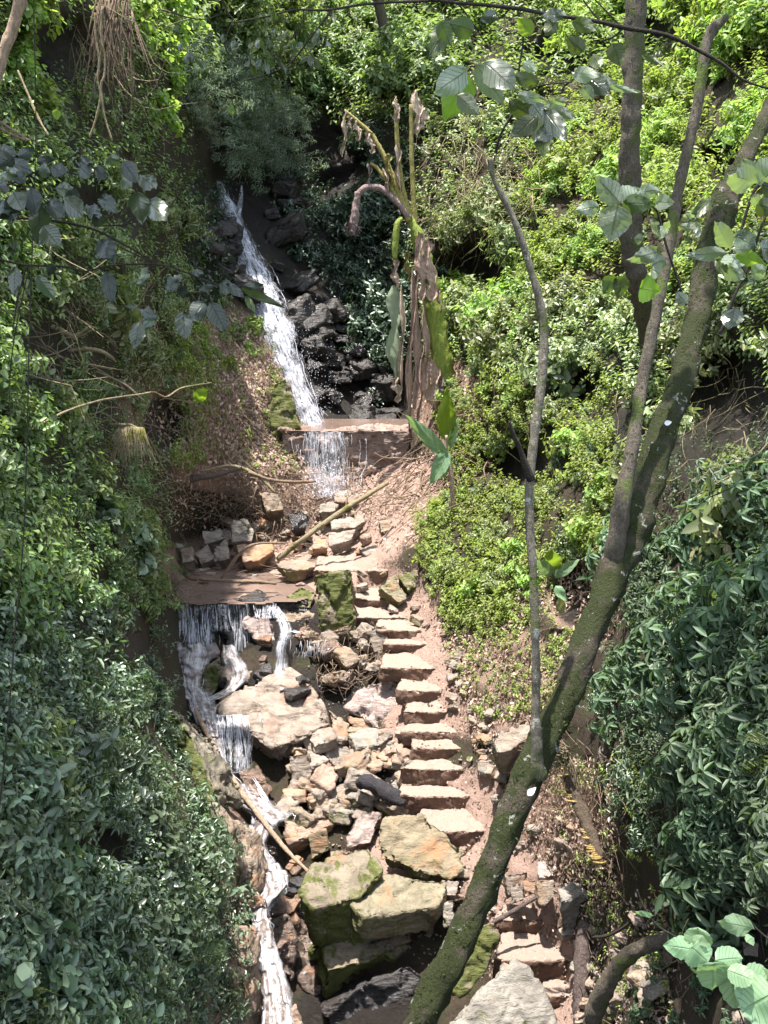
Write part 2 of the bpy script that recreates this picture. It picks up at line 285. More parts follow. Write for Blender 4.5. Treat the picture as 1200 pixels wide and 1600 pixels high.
nt.links.new(mixc(nt, noi(nt, 1.5, 4, .6, g.outputs['Position']), (.12,.085,.068), (.21,.15,.125)), b.inputs['Base Color']); b.inputs['Roughness'].default_value = .09; b.inputs['Specular IOR Level'].default_value = .9
bump(nt, b, noi(nt, 9, 4, .6, g.outputs['Position']), .35, .02); M['pool'] = m

# ------------------------------------------------------------------ objects
def tag(o, label, cat, group=None, kind=None):
    if label: o['label'] = label
    if cat: o['category'] = cat
    if group: o['group'] = group
    if kind: o['kind'] = kind
    return o
def mesh(name, verts, faces, m, parent=None, smooth=True, mi=None, uv=None, mats=None):
    """verts (N,3); faces: list of arrays (k,3) or (k,4)"""
    me = bpy.data.meshes.new(name); verts = np.asarray(verts, np.float32)
    fl = [np.asarray(f, np.int32) for f in faces if len(f)]
    me.vertices.add(len(verts)); me.vertices.foreach_set('co', verts.ravel())
    loops = np.concatenate([f.ravel() for f in fl]); sizes = np.concatenate([np.full(len(f), f.shape[1], np.int32) for f in fl])
    me.loops.add(len(loops)); me.loops.foreach_set('vertex_index', loops)
    me.polygons.add(len(sizes)); st = np.concatenate([[0], np.cumsum(sizes)[:-1]]).astype(np.int32)
    me.polygons.foreach_set('loop_start', st); me.polygons.foreach_set('loop_total', sizes)
    me.polygons.foreach_set('use_smooth', np.full(len(sizes), smooth, bool))
    for mm in (mats or [m]): me.materials.append(mm)
    if mi is not None: me.polygons.foreach_set('material_index', np.asarray(mi, np.int32))
    if uv is not None:
        l = me.uv_layers.new(name='UVMap'); l.data.foreach_set('uv', np.asarray(uv, np.float32)[loops].ravel())
    me.update(calc_edges=True); me.validate()
    o = bpy.data.objects.new(name, me); COL.objects.link(o)
    if parent: o.parent = parent
    return o
def empty(name, loc, label=None, cat=None, group=None):
    o = bpy.data.objects.new(name, None); COL.objects.link(o); o.location = loc; o.empty_display_size = .1
    return tag(o, label, cat, group)
def rebase(o, loc):
    """shift mesh data so the object's origin is at loc (world) ; parent's location is handled"""
    p = Vector(o.parent.location) if o.parent else Vector((0, 0, 0))
    off = Vector(loc); o.data.transform(Matrix.Translation(-off)); o.location = off-p

def smooth_path(pts, n):
    """Catmull-Rom through control points (k,c) -> about n samples"""
    p = np.asarray(pts, float); k = len(p)
    if k < 3: t = np.linspace(0, 1, n)[:, None]; return p[0]*(1-t)+p[-1]*t
    q = np.vstack([2*p[0]-p[1], p, 2*p[-1]-p[-2]]); t = np.linspace(0, k-1-1e-6, n); i = t.astype(int); u = (t-i)[:, None]
    a, b_, c, e = q[i], q[i+1], q[i+2], q[i+3]
    return .5*(2*b_+(c-a)*u+(2*a-5*b_+4*c-e)*u*u+(3*b_-a-3*c+e)*u**3)
def tube(pts, rad, seg=8, wob=0., seed=0):
    """pts (n,3), rad (n,) -> verts, quads"""
    pts = np.asarray(pts, float); n = len(pts); rad = np.broadcast_to(np.asarray(rad, float), (n,))
    t = np.gradient(pts, axis=0); t /= np.linalg.norm(t, axis=1, keepdims=True)+1e-9
    ref = np.array([0, 0, 1.]) if abs(t[:, 2]).mean() < .8 else np.array([0, 1., 0])
    a = np.cross(t, ref); a /= np.linalg.norm(a, axis=1, keepdims=True)+1e-9; b_ = np.cross(t, a)
    th = np.arange(seg)*2*np.pi/seg
    rr = rad[:, None]*np.ones(seg)
    if wob:
        r2 = np.random.RandomState(seed)
        for k in range(1, 5):
            ph, ff = r2.rand(2)*6.28; rr = rr*(1+wob/k*np.sin(th[None]*k+np.linspace(0, n*.45*k, n)[:, None]+ph)*np.cos(np.linspace(0, n*.3, n)[:, None]*k+ff))
        rr = rr*(1+wob*.35*r2.randn(n, seg))
    v = pts[:, None]+rr[..., None]*(np.cos(th)[None, :, None]*a[:, None]+np.sin(th)[None, :, None]*b_[:, None])
    v = v.reshape(-1, 3); i = np.arange(n-1)[:, None]*seg; j = np.arange(seg)[None]
    f = np.stack([i+j, i+(j+1) % seg, i+seg+(j+1) % seg, i+seg+j], -1).reshape(-1, 4)
    v = np.vstack([v, pts[:1], pts[-1:]]); c0 = len(v)-2
    jj = np.arange(seg)
    cap = np.vstack([np.stack([(jj+1) % seg, jj, np.full(seg, c0)], -1), np.stack([(n-1)*seg+jj, (n-1)*seg+(jj+1) % seg, np.full(seg, c0+1)], -1)])
    return v, f, cap
class MB:
    def __init__(s): s.v = []; s.q = []; s.t = []; s.n = 0; s.uv = []
    def add(s, v, q=(), t=(), uv=None):
        s.v.append(np.asarray(v, float));
        if len(q): s.q.append(np.asarray(q)+s.n)
        if len(t): s.t.append(np.asarray(t)+s.n)
        if uv is not None: s.uv.append(uv)
        s.n += len(v); return s
    def tube(s, pts, rad, seg=8, wob=0., seed=0): v, q, t = tube(pts, rad, seg, wob, seed); return s.add(v, q, t)
    def build(s, name, m, parent=None, smooth=True):
        fs = []
        if s.q: fs.append(np.vstack(s.q))
        if s.t: fs.append(np.vstack(s.t))
        v = np.vstack(s.v)
        if parent is not None: v = v-np.array(parent.location)
        return mesh(name, v, fs, m, parent, smooth, uv=np.vstack(s.uv) if s.uv else None)
RK_ = [1.]
def px_path(pts, n):
    """pts: (px,py,depth,radius_px) -> smooth world points and radii"""
    w = [list(P(p[0], p[1], p[2]))+[p[3]*RK_[0]*S(p[1], p[2])] for p in pts]; q = smooth_path(w, n); return q[:, :3], np.maximum(q[:, 3], 1e-4)

# ------------------------------------------------------------------ leaves
LEAF = {  # half width profile at t=.3,.68 relative to length ; fold ; curl
 'disc': (.46, .40, .1, .1), 'lance': (.16, .125, .3, .4), 'ovate': (.24, .19, .25, .22), 'round': (.36, .34, .15, .12), 'thin': (.07, .06, .3, .4)}
def leaf_verts(pos, dr, nr, ln, shape):
    """flat arrays -> verts (N,6,3)"""
    w1, w2, fold, curl = LEAF[shape]
    dr = dr/(np.linalg.norm(dr, axis=-1, keepdims=True)+1e-9); sd = np.cross(dr, nr); sd /= np.linalg.norm(sd, axis=-1, keepdims=True)+1e-9
    up = np.cross(sd, dr); ln = ln[:, None]
    prof = [(0, 0), (.3, w1), (.68, w2), (1, 0), (.68, -w2), (.3, -w1)]
    v = [pos+ln*(t*dr+w*sd+(abs(w)*fold-curl*t*t)*up) for t, w in prof]
    return np.stack(v, 1)
def leaf_faces(n, off=0):
    b_ = (np.arange(n)*6+off)[:, None]; return np.vstack([b_+[0, 1, 2, 3], b_+[0, 3, 4, 5]])
def unit(v): return v/(np.linalg.norm(v, axis=-1, keepdims=True)+1e-9)
def sprig(kind, r):
    """template in the sprig's own frame (stem along +z, length about 1): leaf pos, dir, nrm, len"""
    ps, ds, ns, ls = [], [], [], []
    def add(p, d_, n_, l): ps.append(p); ds.append(d_); ns.append(n_); ls.append(l)
    bx, by = r.uniform(-.25, .25), r.uniform(-.25, .25)
    stem = lambda t: np.array([bx*t*t, by*t*t, t])
    if kind == 'rosette':
        K = 7
        for k in range(K):
            a = k*6.283/K+r.uniform(-.3, .3); add(stem(.98), np.array([math.cos(a), math.sin(a), r.uniform(-.35, .45)]), np.array([0, 0, 1.]), r.uniform(.75, 1.1))
        for k in range(3):
            a = r.uniform(0, 6.28); add(stem(.6), np.array([math.cos(a), math.sin(a), r.uniform(-.3, .2)]), np.array([0, 0, 1.]), r.uniform(.6, .9))
    elif kind == 'fern':
        for k in range(14):
            t = .12+k*.065
            for s in (-1, 1): add(stem(t), np.array([s*1., .1, .35]), np.array([0, -1., .2]), .95*math.sin(math.pi*min(1, .2+t*.8))+.1)
    else:
        K = {'pairs': 9, 'dense': 13}[kind]
        for k in range(K):
            t = .18+.82*(k+.5)/K; a = k*2.399+r.uniform(-.4, .4); e = r.uniform(-.1, .7)
            add(stem(t), np.array([math.cos(a), math.sin(a), e]), np.array([-math.cos(a)*e*.6+r.uniform(-.3, .3), -math.sin(a)*e*.6+r.uniform(-.3, .3), 1.]), r.uniform(.65, 1.15))
    return np.array(ps), unit(np.array(ds)), unit(np.array(ns)), np.array(ls), np.array([stem(t) for t in (0, .35, .7, 1)])
TPL = {k: [sprig(k, random.Random(i*7+len(k))) for i in range(6)] for k in ('rosette', 'fern', 'pairs', 'dense')}
def frames(ax, r):
    ax = unit(ax); ref = unit(r.randn(*ax.shape)); a = unit(np.cross(ax, ref)); return np.stack([a, np.cross(ax, a), ax], -1)     # columns
def sprigs(base, axis, length, leaf, kind, shape, r, gravity=.5, updir=(0, 0, 1.)):
    """many sprigs -> leaf verts, leaf faces, stem verts, stem faces. base (N,3) axis (N,3) length (N,)"""
    lv = []; sv = []; sf = []; nst = 0
    which = r.randint(0, 6, len(base)); up = np.array(updir)
    for k in range(6):
        ii = np.where(which == k)[0]
        if not len(ii): continue
        p, d_, n_, l, st = TPL[kind][k]; fr = frames(axis[ii], r)
        pw = base[ii][:, None]+np.einsum('nij,kj->nki', fr, p)*length[ii][:, None, None]
        dw = np.einsum('nij,kj->nki', fr, d_); dw[..., 2] -= gravity*r.rand(*dw.shape[:2]); dw = unit(dw)
        nw = unit(up*1.3+.5*np.einsum('nij,kj->nki', fr, n_)+r.randn(*dw.shape)*.28)
        ll = (leaf*l)[None]*(.75+.5*r.rand(len(ii), 1))*np.ones((len(ii), len(l)))
        lv.append(leaf_verts(pw.reshape(-1, 3), dw.reshape(-1, 3), nw.reshape(-1, 3), ll.ravel(), shape).reshape(-1, 3))
        sw = base[ii][:, None]+np.einsum('nij,kj->nki', fr, st)*length[ii][:, None, None]       # N,4,3
        w = (np.array([1., .8, .6, .3])*.05)[None, :, None, None]*leaf
        tri = np.stack([fr[:, :, 0], -.5*fr[:, :, 0]+.87*fr[:, :, 1], -.5*fr[:, :, 0]-.87*fr[:, :, 1]], 1)       # N,3,3
        v = (sw[:, :, None]+w*tri[:, None]).reshape(len(ii), 12, 3)
        f0 = np.array([[a*3+b_, a*3+(b_+1) % 3, a*3+3+(b_+1) % 3, a*3+3+b_] for a in range(3) for b_ in range(3)])
        sf.append((f0[None]+(np.arange(len(ii))*12)[:, None, None]+nst).reshape(-1, 4)); nst += 12*len(ii); sv.append(v.reshape(-1, 3))
    lv = np.vstack(lv); return lv, leaf_faces(len(lv)//6), np.vstack(sv), np.vstack(sf)
def bush_data(seed, rad, leaf, n, kind='pairs', shape='ovate', flat=.8, length=.45, droop=.5, low=-.15):
    r = np.random.RandomState(seed)
    u = r.rand(n)*2*np.pi; z = low+(1-low)*r.rand(n)**.9; h = np.sqrt(np.maximum(0, 1-z*z)); dirs = np.stack([np.cos(u)*h, np.sin(u)*h, z*flat+.12], -1)
    lob = 1+.28*np.sin(u*3+seed)*h+.2*np.sin(u*5+z*7+seed*2); depth = (.45+.55*r.rand(n)**.5)*lob
    tip = dirs*depth[:, None]*rad; ax = unit(dirs+r.randn(n, 3)*.35+np.array([0, 0, .25])); ln = rad*length*(.7+.6*r.rand(n))
    base = tip-ax*ln[:, None]
    lv, lf, sv, sf = sprigs(base, ax, ln, leaf, kind, shape, r, droop)
    # carrying stems from the foot of the bush to the sprigs
    k = max(6, n//6); ii = r.choice(n, k, replace=False); mb = MB()
    for i in ii:
        foot = np.array([r.uniform(-.08, .08)*rad, r.uniform(-.08, .08)*rad, -.25*rad]); mid = (foot+base[i])*.5+np.array([0, 0, .12*rad])
        mb.tube(smooth_path([foot, mid, base[i]], 5), np.linspace(.012, .005, 5)*rad*1.6, 3)
    v = np.vstack(mb.v); q = np.vstack(mb.q)
    return lv, lf, np.vstack([sv, v]), np.vstack([sf, q+len(sv)])
PROTO = {}
def bush_proto(key, seed, m, stem_m, parts, **kw):
    lv, lf, sv, sf = bush_data(seed, **kw)
    if parts:
        a = mesh('foliage', lv, [lf], m); s = mesh('stems', sv, [sf], stem_m); COL.objects.unlink(a); COL.objects.unlink(s)
        PROTO[key] = (a.data, s.data); bpy.data.objects.remove(a); bpy.data.objects.remove(s)
    else:
        v = np.vstack([lv, sv]); a = mesh('shrub', v, [np.vstack([lf, sf+len(lv)])], m, mats=[m, stem_m], mi=np.concatenate([np.zeros(len(lf)), np.ones(len(sf))]))
        PROTO[key] = (a.data,); bpy.data.objects.remove(a)
def put_bush(key, name, loc, up, yaw, sc, label, cat, group):
    q = Vector((0, 0, 1)).rotation_difference(Vector(up).normalized()); e = (q @ Matrix.Rotation(yaw, 4, 'Z').to_quaternion()).to_euler()
    dt = PROTO[key]
    if len(dt) == 1: o = bpy.data.objects.new(name, dt[0]); COL.objects.link(o)
    else:
        o = empty(name, loc)
        for nm, me in zip(('foliage', 'stems'), dt): c = bpy.data.objects.new(nm, me); COL.objects.link(c); c.parent = o
    o.location = loc; o.rotation_euler = e; o.scale = (sc, sc, sc*rnd.uniform(.85, 1.1)); return tag(o, label, cat, group)
#@@PART2
# ------------------------------------------------------------------ the ground (one sheet)
def axis(lo, a, b_, hi, fine, coarse): return np.concatenate([np.arange(lo, a, coarse), np.arange(a, b_, fine), np.arange(b_, hi+1, coarse)])
gx = axis(-560, -90, 1290, 1760, 7, 30.); gy = axis(-560, -60, 1660, 2120, 7, 30.)
PX, PY = np.meshgrid(gx, gy); DD = D(PX, PY); GP = P(PX, PY, DD)
xl, xr = corr(PY); incor = np.clip(np.minimum(PX-xl, xr-PX)/40+.5, 0, 1)
nz = np.array([noise.fractal(Vector(p)*1.1, .9, 2.1, 4) for p in GP.reshape(-1, 3)]).reshape(DD.shape)
nf = np.array([noise.fractal(Vector(p)*5.5, .8, 2.1, 3) for p in GP.reshape(-1, 3)]).reshape(DD.shape)
GP = P(PX, PY, DD+nz*(.30-.24*incor)*(DD/14)+nf*(.05+.02*incor)+.02)
def blob(*bs):
    o = np.zeros(PX.shape)
    for x, y, rx, ry, s in bs: o = np.maximum(o, s*np.exp(-(((PX-x)/rx)**2+((PY-y)/ry)**2)**1.5))
    return o
soil = np.zeros(PX.shape+(4,), np.float32); soil[..., 3] = 1
soil[..., 0] = blob((650,1080,60,200,1), (570,930,90,60,1), (720,1280,90,90,1), (800,1400,90,90,1), (850,1540,90,90,1), (560,1200,90,60,.7), (600,1350,90,60,.7), (430,880,200,60,1), (520,760,160,70,1), (630,780,70,80,1), (420,740,160,40,1), (560,840,80,60,1))
soil[..., 1] = blob((370,600,110,130,1), (380,700,130,60,1), (780,1060,110,90,1), (900,920,60,80,1), (860,1280,90,90,1), (700,640,60,90,.9), (240,640,80,90,.6), (750,1100,90,60,1), (980,1490,60,60,.5), (230,520,60,80,.4), (340,1560,70,80,.9), (355,1330,40,90,.8))
soil[..., 2] = blob((570,1590,120,70,1.3), (1070,690,130,80,1.3), (560,1230,80,50,.9), (520,1080,60,50,.9), (130,300,60,120,.8), *[(x, y, a, b_, .9) for x, y, a, b_, c in HOLLOW]+[(x, y, a*.6, b_*.6, 1.4) for x, y, a, b_, c in HOLLOW], (520,480,110,220,1), (340,400,60,80,1), (560,640,90,50,1), (420,330,90,80,1), (440,1090,130,60,.8), (450,980,90,60,.9))  # dark rock, plus shade painted into hollows, undercut and beside the trunk
h, w_ = PX.shape; idx = np.arange(h*w_).reshape(h, w_)
gf = np.stack([idx[:-1, :-1], idx[1:, :-1], idx[1:, 1:], idx[:-1, 1:]], -1).reshape(-1, 4)
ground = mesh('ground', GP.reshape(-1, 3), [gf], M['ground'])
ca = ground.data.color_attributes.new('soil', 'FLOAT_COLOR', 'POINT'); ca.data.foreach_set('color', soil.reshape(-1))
tag(ground, 'steep ravine slope of brown earth, leaf litter and dark rock', None, None, 'structure')

# ------------------------------------------------------------------ rocks
def hull(name, pts, m, parent=None, seed=0, edge=.03, rough=.03, bev=.03, strata=.0, size=None, origin=True, chip=1.):
    bm = bmesh.new()
    for p in pts: bm.verts.new(p)
    r = bmesh.ops.convex_hull(bm, input=bm.verts)
    bmesh.ops.delete(bm, geom=[g_ for g_ in set(r['geom_interior']+r['geom_unused']) if isinstance(g_, bmesh.types.BMVert)], context='VERTS')
    bmesh.ops.dissolve_limit(bm, angle_limit=R(6), verts=bm.verts, edges=bm.edges)
    co = np.array([v.co for v in bm.verts]); sz = size or float(np.ptp(co, axis=0).mean())
    bmesh.ops.bevel(bm, geom=list(bm.edges), offset=sz*bev, segments=1, affect='EDGES', profile=.6, clamp_overlap=True)
    bmesh.ops.triangulate(bm, faces=bm.faces)
    edge = max(edge, sz/45)
    for _ in range(6):
        es = [e for e in bm.edges if e.calc_length() > edge*1.6]
        if not es or len(bm.verts) > 9000: break
        bmesh.ops.subdivide_edges(bm, edges=es, cuts=1); bmesh.ops.triangulate(bm, faces=[f for f in bm.faces if len(f.verts) > 3])
    bm.normal_update(); off = Vector((seed*3.7, seed*1.3, seed*2.1)); a = rough*sz
    for v in bm.verts:
        p = v.co; q = p/sz*1.6+off
        n1 = noise.fractal(q, .9, 2.2, 5); n2 = abs(noise.noise(q*2.3+Vector((9, 4, 1))))
        n3 = noise.fractal(q*5+Vector((3, 3, 3)), .7, 2.2, 3); vd, vp = noise.voronoi(q*2.1+n3*Vector((.25, .25, .25))); hc = noise.cell(vp[0]*17.3); dd = a*(n1*.8-n2*1.0+.1+n3*.4+chip*(hc*1.0-max(0, .09-(vd[1]-vd[0]))*7))
        if strata:
            t = (p.z+.25*p.x+.1*noise.noise(q*.8)*sz)/(sz*.16)+seed; lay = noise.noise(Vector((math.floor(t)*3.3, seed, 1)))
            fr = t-math.floor(t); dd += strata*sz*(lay*.8-max(0, .18-fr)*1.5)*(1-abs(v.normal.z))
        v.co = p+v.normal*dd
    me = bpy.data.meshes.new(name); bm.to_mesh(me); bm.free(); me.materials.append(m)
    me.polygons.foreach_set('use_smooth', [True]*len(me.polygons))
    o = bpy.data.objects.new(name, me); COL.objects.link(o)
    if parent: o.parent = parent
    if origin:
        c = co.mean(0); c[2] = co[:, 2].min(); rebase(o, c)
    return o
def slab_pts(poly, d0, sx=0., sy=0., th=.3, taper=.85, drop=None):
    """top face polygon in photo pixels on a plane through its middle at distance d0, tilted sx, sy; th thick"""
    cx = sum(p[0] for p in poly)/len(poly); cy_ = sum(p[1] for p in poly)/len(poly); c = P(cx, cy_, d0); out = []
    for px, py in poly:
        rx, rz = ray(px, py); dd = (c[2]-sx*c[0]-sy*c[1])/(rz-sx*rx-sy); out.append(np.array([rx*dd, dd, rz*dd]))
    n = np.array([sx, sy, -1.]); n /= np.linalg.norm(n); n = n*.75+np.array([0, .1, -.25 if drop is None else drop]); n /= np.linalg.norm(n)
    cc = np.mean(out, 0); r = np.random.RandomState(int(cx*7+cy_)); low = []
    for p in out: low.append(cc+(p-cc)*taper*(1+r.uniform(-.12, .12))+n*th*(1+r.uniform(-.12, .12)))
    return [Vector(p) for p in out+low]
def slab(name, poly, d0, sx, sy, th, m, label, cat, group=None, rough=.035, bev=.035, strata=.0, taper=.85, parent=None, drop=None):
    o = hull(name, slab_pts(poly, d0, sx, sy, th, taper, drop), M[m], parent, seed=(poly[0][0]*13+poly[0][1]) % 97, rough=rough, bev=bev, strata=strata)
    return tag(o, label, cat, group)

# ------------------------------------------------------------------ the stone stairway
ORD = ['lowest', 'second', 'third', '', 'fourth', 'fifth', 'sixth', 'seventh', 'eighth', 'ninth', 'tenth', 'eleventh', 'twelfth', 'thirteenth', 'fourteenth', 'fifteenth', 'topmost']
for k, (s, c) in enumerate(zip(STEPS, chain)):
    if not s: continue
    rb, tf, b_, xl0, xr0, xl1, xr1 = s; xl0 -= 6; xr0 += 7; xl1 -= 6; xr1 += 7; d0, d1, z = c; pts = []; rr = random.Random(k)
    for t in (0, .33, .66, 1): pts.append(P(xl0+(xr0-xl0)*t, tf, d0+(abs(t-.5)*.16)))
    for x in (xl1, xr1): q = P(x, b_, d1+.06); pts.append(q)
    pts = [np.array([p[0], p[1], z+rr.uniform(-.012, .012)]) for p in pts]
    pb = float(slope(rb)*d0)-.1
    low = [np.array([p[0]+rr.uniform(-.03, .03), p[1]+rr.uniform(-.01, .05), pb]) for p in pts]
    lab = ORD[k]+' stone step of the stairway' + (' counted from the bottom' if 0 < k < 16 else (', beside the upright log' if k == 0 else ', a broad landing slab above the standing mossy stone'))
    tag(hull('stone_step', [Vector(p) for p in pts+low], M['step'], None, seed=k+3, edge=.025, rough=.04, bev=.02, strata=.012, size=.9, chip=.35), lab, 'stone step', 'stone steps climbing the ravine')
    # a few wedged stones making up the riser
    for j in range(3):
        xx = xl0+(xr0-xl0)*(j+.5)/3+rr.uniform(-8, 8); 
        
